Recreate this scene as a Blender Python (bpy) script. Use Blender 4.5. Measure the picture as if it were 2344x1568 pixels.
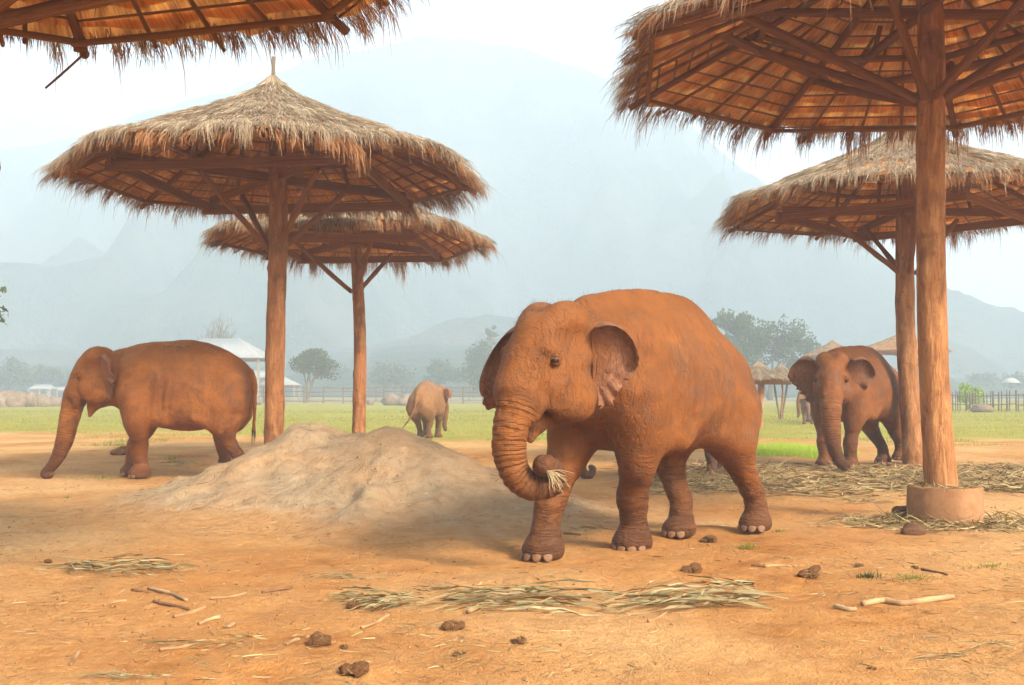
import bpy, bmesh, math, random
import numpy as np
from mathutils import Vector, Matrix, Quaternion

# ---------------------------------------------------------------- scene, camera, world, sun, exposure
scene = bpy.context.scene
for o in list(bpy.data.objects):
    bpy.data.objects.remove(o)
COL = scene.collection

CAM_H = 1.51
F = 2500.0 / 2344.0            # focal length / image width
cam_d = bpy.data.cameras.new('camera')
cam_d.sensor_width = 36.0
cam_d.sensor_fit = 'HORIZONTAL'
cam_d.lens = 36.0 * F
cam_d.shift_y = 111.0 / 2344.0
cam_d.clip_start = 0.1
cam_d.clip_end = 6000.0
cam = bpy.data.objects.new('camera', cam_d)
cam.location = (0, 0, CAM_H)
cam.rotation_euler = (math.radians(90), 0, 0)
COL.objects.link(cam)
scene.camera = cam

SUN_AZ = math.radians(137)      # compass bearing of the sun: behind the camera, to the right
SUN_EL = math.radians(37)
world = bpy.data.worlds.new('World')
scene.world = world
world.use_nodes = True
wnt = world.node_tree
wnt.nodes.clear()
w_out = wnt.nodes.new('ShaderNodeOutputWorld')
w_bg = wnt.nodes.new('ShaderNodeBackground')
w_sky = wnt.nodes.new('ShaderNodeTexSky')
w_sky.sky_type = 'NISHITA'
w_sky.sun_disc = False
w_sky.sun_elevation = SUN_EL
w_sky.sun_rotation = SUN_AZ
w_sky.altitude = 300
w_sky.air_density = 1.0
w_sky.dust_density = 6.0
w_sky.ozone_density = 1.0
w_bg.inputs['Strength'].default_value = 0.15
wnt.links.new(w_sky.outputs[0], w_bg.inputs['Color'])
wnt.links.new(w_bg.outputs[0], w_out.inputs['Surface'])

sun_d = bpy.data.lights.new('sun', 'SUN')
sun_d.energy = 4.5
sun_d.angle = math.radians(14.0)
sun_d.color = (1.0, 0.90, 0.74)
sun = bpy.data.objects.new('sun', sun_d)
sdir = Vector((math.sin(SUN_AZ) * math.cos(SUN_EL), math.cos(SUN_AZ) * math.cos(SUN_EL), math.sin(SUN_EL)))
sun.rotation_euler = (-sdir).to_track_quat('-Z', 'Y').to_euler()
sun.location = (20, -20, 30)
COL.objects.link(sun)

scene.view_settings.view_transform = 'Standard'
scene.view_settings.look = 'None'
scene.view_settings.gamma = 1.0
scene.view_settings.use_curve_mapping = False
scene.view_settings.exposure = 1.26
scene.render.engine = 'CYCLES'
cy = scene.cycles
cy.use_denoising = True
cy.max_bounces = 6
cy.diffuse_bounces = 4
cy.glossy_bounces = 2
cy.transmission_bounces = 2
cy.transparent_max_bounces = 6
cy.volume_bounces = 4
cy.use_adaptive_sampling = True
cy.adaptive_threshold = 0.04
cy.sample_clamp_indirect = 6.0

random.seed(7)
rng = np.random.default_rng(7)

# ---------------------------------------------------------------- helpers
def PX(x, y, d):
    """the point seen at (x, y) of the photograph (2344 wide) at depth d metres"""
    return Vector(((x - 1172.0) / 2500.0 * d, d, CAM_H - (y - 895.0) / 2500.0 * d))

def tag(o, label=None, cat=None, group=None, kind=None):
    if label: o['label'] = label
    if cat: o['category'] = cat
    if group: o['group'] = group
    if kind: o['kind'] = kind
    return o

def empty(name, loc=(0, 0, 0), rz=0.0):
    o = bpy.data.objects.new(name, None)
    o.location = loc
    o.rotation_euler = (0, 0, rz)
    o.empty_display_size = 0.2
    COL.objects.link(o)
    return o

def link(name, me, mat=None, parent=None, matrix=None):
    o = bpy.data.objects.new(name, me)
    if mat is not None and len(me.materials) == 0:
        me.materials.append(mat)
    COL.objects.link(o)
    if parent is not None:
        o.parent = parent
    if matrix is not None:
        o.matrix_local = matrix
    return o

def mesh_from(name, verts, faces, smooth=False):
    """verts (n,3) array, faces (m,3) or (m,4) int array, or list of lists"""
    me = bpy.data.meshes.new(name)
    verts = np.asarray(verts, dtype=np.float32)
    if isinstance(faces, np.ndarray):
        m, k = faces.shape
        me.vertices.add(len(verts))
        me.vertices.foreach_set('co', verts.ravel())
        me.loops.add(m * k)
        me.loops.foreach_set('vertex_index', faces.astype(np.int32).ravel())
        me.polygons.add(m)
        me.polygons.foreach_set('loop_start', np.arange(0, m * k, k, dtype=np.int32))
        me.update(calc_edges=True)
        me.validate()
    else:
        me.from_pydata([tuple(v) for v in verts], [], faces)
    if smooth:
        me.polygons.foreach_set('use_smooth', np.ones(len(me.polygons), dtype=bool))
    me.update()
    return me

def point_attr(me, name, data, kind='FLOAT'):
    a = me.attributes.new(name, kind, 'POINT')
    d = np.asarray(data, dtype=np.float32)
    if kind == 'FLOAT':
        a.data.foreach_set('value', d.ravel())
    elif kind == 'FLOAT_VECTOR':
        a.data.foreach_set('vector', d.ravel())
    else:
        if d.shape[1] == 3:
            d = np.concatenate([d, np.ones((len(d), 1), np.float32)], 1)
        a.data.foreach_set('color', d.ravel())

def _hash(ix, iy, iz, seed):
    n = (ix * 374761393 + iy * 668265263 + iz * 2147483647 + seed * 1274126177) & 0xffffffff
    n = ((n ^ (n >> 13)) * 1274126177) & 0xffffffff
    n = (n ^ (n >> 16)) & 0xffffffff
    n = (n * 2246822519) & 0xffffffff
    n = n ^ (n >> 15)
    return n.astype(np.float64) / 4294967295.0

def vnoise(x, y, z=None, seed=0):
    x = np.asarray(x, dtype=np.float64); y = np.asarray(y, dtype=np.float64)
    z = np.zeros_like(x) if z is None else np.asarray(z, dtype=np.float64)
    ix = np.floor(x).astype(np.int64); iy = np.floor(y).astype(np.int64); iz = np.floor(z).astype(np.int64)
    fx = x - ix; fy = y - iy; fz = z - iz
    fx = fx * fx * (3 - 2 * fx); fy = fy * fy * (3 - 2 * fy); fz = fz * fz * (3 - 2 * fz)
    r = 0
    for dx in (0, 1):
        for dy in (0, 1):
            for dz in (0, 1):
                w = (fx if dx else 1 - fx) * (fy if dy else 1 - fy) * (fz if dz else 1 - fz)
                r = r + w * _hash(ix + dx, iy + dy, iz + dz, seed)
    return r * 2 - 1

def fbm(x, y, z=None, octs=4, seed=0, gain=0.5):
    a, s, r = 1.0, 1.0, 0
    for i in range(octs):
        r = r + a * vnoise(np.asarray(x) * s, np.asarray(y) * s, None if z is None else np.asarray(z) * s, seed + i * 17)
        a *= gain; s *= 2.03
    return r

def sstep(a, b, x):
    t = np.clip((x - a) / (b - a), 0, 1)
    return t * t * (3 - 2 * t)

# ---------------------------------------------------------------- node helpers
class NT:
    def __init__(self, name):
        self.m = bpy.data.materials.new(name)
        self.m.use_nodes = True
        self.t = self.m.node_tree
        self.t.nodes.clear()
        self.out = self.t.nodes.new('ShaderNodeOutputMaterial')
    def n(self, typ, ins=None, **props):
        nd = self.t.nodes.new(typ)
        for k, v in props.items():
            setattr(nd, k, v)
        for k, v in (ins or {}).items():
            self.put(nd.inputs[k], v)
        return nd
    def put(self, sock, v):
        if isinstance(v, bpy.types.NodeSocket):
            self.t.links.new(v, sock)
        elif isinstance(v, bpy.types.Node):
            self.t.links.new(v.outputs[0], sock)
        else:
            if sock.type == 'RGBA' and len(v) == 3:
                v = (*v, 1)
            sock.default_value = v
    def math(self, op, a, b=None, c=None, clamp=False):
        nd = self.n('ShaderNodeMath', operation=op, use_clamp=clamp)
        self.put(nd.inputs[0], a)
        if b is not None: self.put(nd.inputs[1], b)
        if c is not None: self.put(nd.inputs[2], c)
        return nd.outputs[0]
    def vmath(self, op, a, b=None):
        nd = self.n('ShaderNodeVectorMath', operation=op)
        self.put(nd.inputs[0], a)
        if b is not None: self.put(nd.inputs[1], b)
        return nd.outputs[0]
    def noise(self, vec, scale, detail=4, rough=0.55, dist=0.0):
        nd = self.n('ShaderNodeTexNoise', {'Scale': scale, 'Detail': detail, 'Roughness': rough, 'Distortion': dist})
        if vec is not None: self.put(nd.inputs['Vector'], vec)
        return nd.outputs['Fac']
    def ramp(self, fac, stops, interp='LINEAR'):
        nd = self.n('ShaderNodeValToRGB')
        nd.color_ramp.interpolation = interp
        el = nd.color_ramp.elements
        while len(el) < len(stops): el.new(0.5)
        for e, (p, c) in zip(el, stops):
            e.position = p
            e.color = c if len(c) == 4 else (*c, 1)
        self.put(nd.inputs[0], fac)
        return nd.outputs[0]
    def mix(self, fac, a, b, mode='MIX'):
        nd = self.n('ShaderNodeMix', data_type='RGBA', blend_type=mode)
        self.put(nd.inputs[0], fac); self.put(nd.inputs[6], a); self.put(nd.inputs[7], b)
        return nd.outputs[2]
    def maprange(self, v, a, b, c=0.0, d=1.0):
        nd = self.n('ShaderNodeMapRange', {0: v, 1: a, 2: b, 3: c, 4: d})
        return nd.outputs[0]
    def bump(self, h, strength=0.5, dist=0.02, normal=None):
        nd = self.n('ShaderNodeBump', {'Strength': strength, 'Distance': dist, 'Height': h})
        if normal is not None: self.put(nd.inputs['Normal'], normal)
        return nd.outputs[0]
    def attr(self, name):
        return self.n('ShaderNodeAttribute', attribute_name=name)
    def obj(self):
        return self.n('ShaderNodeTexCoord').outputs['Object']
    def pos(self):
        return self.n('ShaderNodeNewGeometry').outputs['Position']
    def finish(self, color, rough=0.9, normal=None, spec=0.2, **extra):
        b = self.n('ShaderNodeBsdfPrincipled')
        self.put(b.inputs['Base Color'], color)
        self.put(b.inputs['Roughness'], rough)
        b.inputs['Specular IOR Level'].default_value = spec
        if normal is not None: self.put(b.inputs['Normal'], normal)
        for k, v in extra.items(): self.put(b.inputs[k], v)
        self.t.links.new(b.outputs[0], self.out.inputs['Surface'])
        return self.m
# ---------------------------------------------------------------- ground, mound, mountains, haze
_fr = np.random.default_rng(77)
FOOTPRINTS = [(float(u * v * 0.45), float(v), float(_fr.uniform(0.13, 0.2)), float(_fr.uniform(0.008, 0.022))) for u, v in zip(_fr.uniform(-1, 1, 70), 5.2 + 9.5 * _fr.random(70))]
def ground_z(x, y):
    x = np.asarray(x, dtype=np.float64); y = np.asarray(y, dtype=np.float64)
    near = 1 - sstep(30, 60, y)
    z = 0.030 * fbm(x * 0.45, y * 0.45, octs=3, seed=3) * near
    z = z + 0.016 * fbm(x * 2.3, y * 2.3, octs=4, seed=9, gain=0.6) * near
    # a low swell behind the mound on the left, a little rise at the near left edge
    z = z + 0.16 * np.exp(-(((x + 6.5) / 5.0) ** 2 + ((y - 25.5) / 2.6) ** 2))
    z = z + 0.10 * np.exp(-(((x + 4.55) / 0.55) ** 2 + ((y - 9.2) / 0.35) ** 2))
    z = z + 0.045 * np.exp(-(((x - 2.1) / 1.5) ** 2 + ((y - 11.5) / 0.9) ** 2))
    # trodden footprints
    for (fx, fy, fr, fd) in FOOTPRINTS:
        q = ((x - fx) ** 2 + (y - fy) ** 2) / (fr * fr)
        z = z - fd * np.exp(-q ** 2) + 0.45 * fd * np.exp(-((np.sqrt(q) - 1.25) / 0.3) ** 2)
    # big gentle undulation far away
    z = z + 0.25 * fbm(x * 0.02, y * 0.02, octs=2, seed=30) * sstep(60, 140, y)
    return z

def axis(lo, hi, dense_lo, dense_hi, step, growth):
    a = list(np.arange(dense_lo, dense_hi + 1e-6, step))
    s = step
    v = a[-1]
    while v < hi:
        s *= growth; v += s; a.append(v)
    s = step; v = a[0]
    while v > lo:
        s *= growth; v -= s; a.insert(0, v)
    return np.array(a)

def heightfield(name, xs, ys, zf, mat, smooth=True):
    X, Y = np.meshgrid(xs, ys, indexing='ij')
    Z = zf(X, Y)
    V = np.stack([X, Y, Z], -1).reshape(-1, 3)
    nx, ny = len(xs), len(ys)
    i = np.arange(nx - 1)[:, None] * ny + np.arange(ny - 1)[None, :]
    Fq = np.stack([i, i + ny, i + ny + 1, i + 1], -1).reshape(-1, 4)
    me = mesh_from(name, V, Fq, smooth)
    return link(name, me, mat)

def mat_ground():
    t = NT('ground_soil')
    p = t.pos()
    n1 = t.noise(p, 0.35, 5, 0.6)
    n2 = t.noise(p, 2.2, 6, 0.65)
    n3 = t.noise(p, 14.0, 5, 0.7)
    n4 = t.noise(p, 60.0, 3, 0.7)
    soil = t.ramp(n2, [(0.25, (0.20, 0.072, 0.020)), (0.45, (0.36, 0.145, 0.037)), (0.62, (0.47, 0.215, 0.060)), (0.8, (0.57, 0.295, 0.10))])
    pale = t.ramp(n3, [(0.3, (0.38, 0.178, 0.058)), (0.6, (0.52, 0.275, 0.098)), (0.8, (0.61, 0.365, 0.155))])
    c = t.mix(t.maprange(n1, 0.38, 0.60), soil, pale)
    c = t.mix(t.math('MULTIPLY', t.maprange(t.noise(p, 0.22, 3, 0.5), 0.48, 0.62), 0.55), c, t.ramp(n3, [(0.3, (0.50, 0.29, 0.115)), (0.7, (0.68, 0.45, 0.21))]))
    # damp darker stains and crumbs
    st = t.maprange(t.noise(p, 1.1, 6, 0.7), 0.54, 0.68)
    c = t.mix(t.math('MULTIPLY', st, 0.55), c, (0.25, 0.12, 0.05))
    cr = t.maprange(n4, 0.62, 0.70)
    c = t.mix(t.math('MULTIPLY', cr, 0.6), c, (0.16, 0.075, 0.03))
    # grass field beyond ~31 m, in uneven tongues, back to dry soil behind the fence
    sep = t.n('ShaderNodeSeparateXYZ', {0: p})
    X, Y = sep.outputs[0], sep.outputs[1]
    edge = t.noise(p, 0.16, 4, 0.6)
    lim = t.math('ADD', t.math('MULTIPLY', edge, 16.0), 26.0)
    lim = t.math('ADD', lim, t.math('MULTIPLY', t.maprange(X, -6.0, -11.0), 5.0))
    g1 = t.math('SMOOTHSTEP' if False else 'SUBTRACT', Y, lim)
    g1 = t.maprange(g1, -2.5, 3.0)
    g1 = t.math('MULTIPLY', g1, t.maprange(Y, 138.0, 132.0))
    gp = t.noise(p, 0.5, 5, 0.7)
    gr = t.ramp(gp, [(0.28, (0.34, 0.23, 0.07)), (0.42, (0.25, 0.22, 0.035)), (0.58, (0.26, 0.265, 0.040)), (0.75, (0.34, 0.30, 0.08))])
    gmask = t.math('MULTIPLY', g1, t.maprange(t.noise(p, 0.9, 5, 0.7), 0.30, 0.44))
    # sparse green growth on the soil near the field
    sg = t.math('MULTIPLY', t.maprange(Y, 19.0, 27.0), t.maprange(t.noise(p, 1.3, 6, 0.75), 0.53, 0.62))
    gmask = t.math('MAXIMUM', gmask, t.math('MULTIPLY', sg, 0.6))
    c = t.mix(gmask, c, gr)
    far = t.maprange(Y, 136.0, 142.0)
    c = t.mix(far, c, t.ramp(t.noise(p, 0.05, 4), [(0.35, (0.34, 0.24, 0.13)), (0.55, (0.16, 0.17, 0.06)), (0.7, (0.30, 0.23, 0.12))]))
    h = t.math('ADD', t.math('MULTIPLY', n3, 0.6), t.math('MULTIPLY', n4, 0.4))
    h = t.math('ADD', h, t.math('MULTIPLY', n2, 1.2))
    b = t.bump(h, 1.0, 0.06)
    return t.finish(c, 0.95, b, 0.1)
M_GROUND = mat_ground()
gxs = axis(-1600, 1600, -11, 12, 0.085, 1.13)
gys = axis(-40, 1700, 4.2, 27, 0.085, 1.10)
ground = heightfield('ground', gxs, gys, ground_z, M_GROUND)
tag(ground, 'orange clay yard passing into green field towards the mountains', kind='structure')

# ---- sand mound
def mat_mound():
    t = NT('mound_sand')
    p = t.pos()
    n1 = t.noise(p, 0.9, 5, 0.6); n2 = t.noise(p, 5.0, 6, 0.7); n3 = t.noise(p, 38.0, 4, 0.7)
    c = t.ramp(n2, [(0.25, (0.23, 0.155, 0.09)), (0.5, (0.36, 0.255, 0.15)), (0.75, (0.47, 0.345, 0.215))])
    c2 = t.ramp(n2, [(0.3, (0.35, 0.205, 0.10)), (0.7, (0.50, 0.325, 0.175))])
    c = t.mix(t.maprange(n1, 0.42, 0.62), c, c2)
    c = t.mix(t.math('MULTIPLY', t.maprange(n3, 0.6, 0.72), 0.5), c, (0.15, 0.085, 0.04))
    # the skirt thins out into the yard's orange soil
    z = t.n('ShaderNodeSeparateXYZ', {0: p}).outputs[2]
    k = t.maprange(t.math('ADD', z, t.math('MULTIPLY', t.math('SUBTRACT', n2, 0.5), 0.25)), 0.16, 0.03)
    c = t.mix(k, c, t.ramp(n2, [(0.3, (0.36, 0.18, 0.065)), (0.7, (0.55, 0.30, 0.12))]))
    h = t.math('ADD', t.math('MULTIPLY', n2, 1.0), t.math('MULTIPLY', n3, 0.35))
    return t.finish(c, 0.95, t.bump(h, 1.0, 0.09), 0.1)

MOUND_RIDGE = np.array([(-5.0, 15.3, 0.14), (-4.1, 15.4, 0.44), (-3.5, 15.3, 0.76), (-2.95, 15.3, 1.09), (-2.55, 15.1, 0.94), (-1.9, 14.8, 0.91), (-1.4, 14.5, 1.00), (-0.68, 14.0, 0.74), (-0.17, 13.7, 0.50), (0.4, 13.4, 0.27), (1.0, 13.1, 0.10)])
MOUND_SPUR = np.array([(-1.4, 14.5, 1.00), (-1.5, 13.4, 0.68), (-1.75, 12.5, 0.36), (-1.9, 11.9, 0.15)])
def mound_z(x, y):
    # a crooked ridge with two peaks and a spur running towards the viewer
    x = np.asarray(x, float); y = np.asarray(y, float)
    x, y = x + 0.22 * fbm(x * 0.9, y * 0.9, octs=3, seed=51), y + 0.22 * fbm(x * 0.9, y * 0.9, octs=3, seed=52)
    acc = 0
    for line, w, p in ((MOUND_RIDGE, 1.75, 1.6), (MOUND_SPUR, 1.0, 1.5)):
        u = np.linspace(0, len(line) - 1, len(line) * 5)
        for q in u:
            c = [np.interp(q, np.arange(len(line)), line[:, k]) for k in range(3)]
            d = np.sqrt(((x - c[0]) * 1.75) ** 2 + (y - c[1]) ** 2)
            acc = acc + (c[2] * np.exp(-(d / w) ** p)) ** 9
    z = acc ** (1 / 9.0)
    z = z * 0.90
    z = z + sstep(0.02, 0.35, z) * (0.055 * fbm(x * 1.9, y * 1.9, octs=5, seed=61, gain=0.6) - 0.07 * np.abs(fbm(x * 1.5 + y * 0.4, y * 0.5 - 0.3 * x, octs=3, seed=67)))
    return z - 0.05
mxs = np.arange(-7.6, 2.6, 0.06); mys = np.arange(10.2, 20.0, 0.06)
mound = heightfield('sand_mound', mxs, mys, lambda x, y: mound_z(x, y) + np.where(mound_z(x, y) > -0.01, np.minimum(ground_z(x, y), 0.02), -0.03), mat_mound())
# drop the skirt faces that lie under the ground
bm = bmesh.new(); bm.from_mesh(mound.data)
bmesh.ops.delete(bm, geom=[v for v in bm.verts if v.co.z < -0.05], context='VERTS')
bm.to_mesh(mound.data); bm.free()
tag(mound, 'big greyish sand heap with two soft peaks in the yard', 'sand mound')

# ---- mountains
RIDGE = [(-400, 470), (0, 352), (100, 332), (190, 312), (300, 272), (400, 240), (500, 212), (620, 178), (700, 132), (760, 120), (850, 112), (920, 92), (1000, 78),
         (1060, 88), (1120, 100), (1180, 112), (1250, 128), (1320, 150), (1390, 182), (1500, 240), (1620, 325), (1750, 430), (1900, 545), (2050, 650), (2200, 730), (2400, 790), (2700, 840), (3200, 870)]
def mountain_mesh(name, ridge, yr, front, back, step, seed, mat, rough=1.0, xlim=None):
    rx = np.array([(p[0] - 1172) / 2500 * yr for p in ridge]); rz = np.array([1.5 + (895 - p[1]) / 2500 * yr for p in ridge])
    xs = np.arange(xlim[0], xlim[1], step) if xlim else np.arange(rx[0], rx[-1], step)
    ys = np.concatenate([np.arange(front, yr, step), np.arange(yr, back, step * 2)])
    def zf(X, Y):
        H = np.interp(X, rx, rz)
        t = np.clip((Y - front) / (yr - front), 0, 1)
        prof = np.where(Y < yr, t ** 1.25, 1 - 0.75 * np.clip((Y - yr) / (back - yr), 0, 1))
        w = np.sin(np.clip(t, 0, 1) * math.pi) ** 0.7 * np.where(Y < yr, 1, 0)
        warp = 30 * fbm(X / 130, Y / 130, octs=3, seed=seed + 5)
        rid = 1 - np.abs(fbm((X + warp) / 95, Y / 210, octs=4, seed=seed)) * 1.5
        z = H * prof + rough * w * H * 0.24 * (rid - 0.5)
        z = z + rough * 3.0 * fbm(X / 16, Y / 16, octs=3, seed=seed + 3) * np.clip(prof * 1.5, 0, 1)
        return np.where(t <= 0, -3, z)
    o = heightfield(name, xs, ys, zf, mat)
    return tag(o, kind='structure')

def mat_forest(name, base):
    t = NT(name)
    p = t.pos()
    n = t.noise(p, 0.07, 6, 0.8); n2 = t.noise(p, 0.016, 5, 0.65)
    c = t.ramp(n, [(0.3, tuple(v * 0.45 for v in base)), (0.55, base), (0.75, tuple(v * 1.5 for v in base))])
    c = t.mix(t.maprange(n2, 0.50, 0.66), c, (0.11, 0.11, 0.075))
    return t.finish(c, 1.0, t.bump(n, 1.0, 8.0), 0.0)
M_FOREST = mat_forest('hill_forest', (0.060, 0.080, 0.055))
mountain = mountain_mesh('mountain', RIDGE, 800, 380, 1100, 7, 101, M_FOREST, 1.0, (-760, 900))
mountain['label'] = 'tall hazy forested mountain filling the background'
RIDGE2 = [(-300, 780), (0, 790), (150, 800), (330, 810), (520, 815), (700, 815), (820, 800), (900, 775), (1010, 740), (1100, 725), (1200, 735), (1330, 765), (1500, 790), (1700, 828), (2000, 850), (2500, 862)]
hill = mountain_mesh('foothill', RIDGE2, 420, 240, 520, 5, 203, M_FOREST, 0.8, (-300, 330))
hill['label'] = 'low hazy wooded foothill in front of the mountain'
RIDGE3 = [(-900, 200), (-300, 215), (-60, 245), (50, 238), (120, 262), (200, 292), (300, 330), (500, 420)]
far = mountain_mesh('far_mountain', RIDGE3, 1150, 700, 1400, 12, 305, M_FOREST, 0.8, (-1100, -250))
far['label'] = 'pale far mountain at the left edge'

# ---- haze: even air round the whole place
def mat_haze():
    t = NT('haze_air')
    v = t.n('ShaderNodeVolumePrincipled', {'Color': (0.76, 0.89, 1.0, 1), 'Density': 0.0020, 'Anisotropy': 0.0})
    t.t.links.new(v.outputs[0], t.out.inputs['Volume'])
    return t.m
hz = bpy.data.meshes.new('haze')
bm = bmesh.new(); bmesh.ops.create_cube(bm, size=1.0)
for v in bm.verts:
    v.co = Vector((v.co.x * 3600, v.co.y * 1900 + 800, (v.co.z + 0.5) * 352 - 8))
bm.to_mesh(hz); bm.free()
haze = link('haze', hz, mat_haze())
tag(haze, kind='stuff')
# ---------------------------------------------------------------- elephants: implicit bodies turned into one continuous skin
def catmull(P, n):
    P = np.asarray(P, dtype=np.float64)
    Q = np.vstack([2 * P[0] - P[1], P, 2 * P[-1] - P[-2]])
    out = []
    for i in range(1, len(Q) - 2):
        t = np.linspace(0, 1, n, endpoint=False)[:, None]
        a, b, c, d = Q[i - 1], Q[i], Q[i + 1], Q[i + 2]
        out.append(0.5 * (2 * b + (c - a) * t + (2 * a - 5 * b + 4 * c - d) * t ** 2 + (3 * b - a - 3 * c + d) * t ** 3))
    out.append(P[-1:])
    return np.vstack(out)

class SDF:
    def __init__(self, lo, hi, h):
        self.h = h
        self.lo = np.array(lo, dtype=np.float64)
        n = np.ceil((np.array(hi) - self.lo) / h).astype(int) + 1
        self.ax = [self.lo[i] + np.arange(n[i]) * h for i in range(3)]
        self.D = np.full(n, 1.0, dtype=np.float32)
    def sub(self, lo, hi):
        sl = []
        for i in range(3):
            a = int(np.clip((lo[i] - self.lo[i]) / self.h, 0, len(self.ax[i]) - 1))
            b = int(np.clip((hi[i] - self.lo[i]) / self.h + 2, 1, len(self.ax[i])))
            sl.append(slice(a, max(b, a + 1)))
        sl = tuple(sl)
        g = np.meshgrid(*[self.ax[i][sl[i]].astype(np.float32) for i in range(3)], indexing='ij', sparse=True)
        return sl, g
    def add(self, sl, d, k):
        a = self.D[sl]
        h = np.maximum(k - np.abs(a - d), 0) / k
        self.D[sl] = np.minimum(a, d) - h * h * k * 0.25
    def cut(self, sl, d, k):
        a = self.D[sl]
        d = -d
        h = np.maximum(k - np.abs(a - d), 0) / k
        self.D[sl] = np.maximum(a, d) + h * h * k * 0.25
    def ell(self, c, r, k=0.06, R=None, cut=False):
        c = np.asarray(c, float); r = np.asarray(r, float)
        m = max(r) + k + 2 * self.h
        sl, (x, y, z) = self.sub(c - m, c + m)
        dx, dy, dz = x - c[0], y - c[1], z - c[2]
        if R is not None:
            R = np.asarray(R)
            px = R[0, 0] * dx + R[1, 0] * dy + R[2, 0] * dz
            py = R[0, 1] * dx + R[1, 1] * dy + R[2, 1] * dz
            pz = R[0, 2] * dx + R[1, 2] * dy + R[2, 2] * dz
            dx, dy, dz = px, py, pz
        a, b, c_ = dx / r[0], dy / r[1], dz / r[2]
        k0 = np.sqrt(a * a + b * b + c_ * c_)
        k1 = np.sqrt((a / r[0]) ** 2 + (b / r[1]) ** 2 + (c_ / r[2]) ** 2) + 1e-6
        d = (k0 * (k0 - 1) / k1).astype(np.float32)
        (self.cut if cut else self.add)(sl, d, k)
    def cone(self, a, b, ra, rb, k=0.06):
        a = np.asarray(a, float); b = np.asarray(b, float)
        m = max(ra, rb) + k + 2 * self.h
        sl, (x, y, z) = self.sub(np.minimum(a, b) - m, np.maximum(a, b) + m)
        ab = b - a; L2 = float(ab @ ab) + 1e-9
        t = np.clip(((x - a[0]) * ab[0] + (y - a[1]) * ab[1] + (z - a[2]) * ab[2]) / L2, 0, 1)
        d = np.sqrt((x - a[0] - t * ab[0]) ** 2 + (y - a[1] - t * ab[1]) ** 2 + (z - a[2] - t * ab[2]) ** 2) - (ra + t * (rb - ra))
        self.add(sl, d.astype(np.float32), k)
    def chain(self, P, k=0.06, n=1, inner=0.02):
        """P rows (x, y, z, r); the chain is a hard union of cones blended once with the rest"""
        P = np.asarray(P, float)
        if n > 1: P = catmull(P, n)
        m = P[:, 3].max() + k + 2 * self.h
        sl, (x, y, z) = self.sub(P[:, :3].min(0) - m, P[:, :3].max(0) + m)
        best = None
        for i in range(len(P) - 1):
            a, b = P[i, :3], P[i + 1, :3]
            ab = b - a; L2 = float(ab @ ab) + 1e-9
            t = np.clip(((x - a[0]) * ab[0] + (y - a[1]) * ab[1] + (z - a[2]) * ab[2]) / L2, 0, 1)
            d = np.sqrt((x - a[0] - t * ab[0]) ** 2 + (y - a[1] - t * ab[1]) ** 2 + (z - a[2] - t * ab[2]) ** 2) - (P[i, 3] + t * (P[i + 1, 3] - P[i, 3]))
            d = d.astype(np.float32)
            if best is None: best = d
            else:
                hh = np.maximum(inner - np.abs(best - d), 0) / inner
                best = np.minimum(best, d) - hh * hh * inner * 0.25
        self.add(sl, best, k)
    def surface(self):
        """naive surface nets"""
        D = self.D
        s = D < 0
        nx, ny, nz = D.shape
        cnt = np.zeros((nx - 1, ny - 1, nz - 1), np.int8)
        cor = [(i, j, k) for i in (0, 1) for j in (0, 1) for k in (0, 1)]
        for i, j, k in cor:
            cnt += s[i:nx - 1 + i, j:ny - 1 + j, k:nz - 1 + k]
        act = (cnt > 0) & (cnt < 8)
        idx = np.argwhere(act)
        vid = np.full(act.shape, -1, np.int32)
        vid[act] = np.arange(len(idx))
        val = {c: D[idx[:, 0] + c[0], idx[:, 1] + c[1], idx[:, 2] + c[2]] for c in cor}
        acc = np.zeros((len(idx), 3)); num = np.zeros(len(idx))
        for ai, c in enumerate(cor):
            for ax in range(3):
                if c[ax] == 1: continue
                e = list(c); e[ax] = 1; e = tuple(e)
                v0, v1 = val[c], val[e]
                cr = (v0 < 0) != (v1 < 0)
                t = np.where(cr, v0 / np.where(cr, v0 - v1, 1), 0)
                p = np.repeat(np.array(c, float)[None], len(idx), 0)
                p[:, ax] += t
                acc[cr] += p[cr]; num[cr] += 1
        V = self.lo + (idx + acc / num[:, None]) * self.h
        faces = []
        for ax in range(3):
            a1, a2 = (ax + 1) % 3, (ax + 2) % 3
            sl0 = [slice(None)] * 3; sl1 = [slice(None)] * 3
            sl0[ax] = slice(0, -1); sl1[ax] = slice(1, None)
            A, B = s[tuple(sl0)], s[tuple(sl1)]
            e = np.argwhere(A != B)
            ok = (e[:, a1] > 0) & (e[:, a2] > 0) & (e[:, a1] < D.shape[a1] - 1) & (e[:, a2] < D.shape[a2] - 1)
            e = e[ok]
            inside0 = A[e[:, 0], e[:, 1], e[:, 2]]
            def cid(o1, o2):
                q = e.copy(); q[:, a1] += o1; q[:, a2] += o2
                return vid[q[:, 0], q[:, 1], q[:, 2]]
            q = np.stack([cid(-1, -1), cid(0, -1), cid(0, 0), cid(-1, 0)], 1)
            q[~inside0] = q[~inside0][:, ::-1]
            faces.append(q)
        return V, np.vstack(faces)

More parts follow.
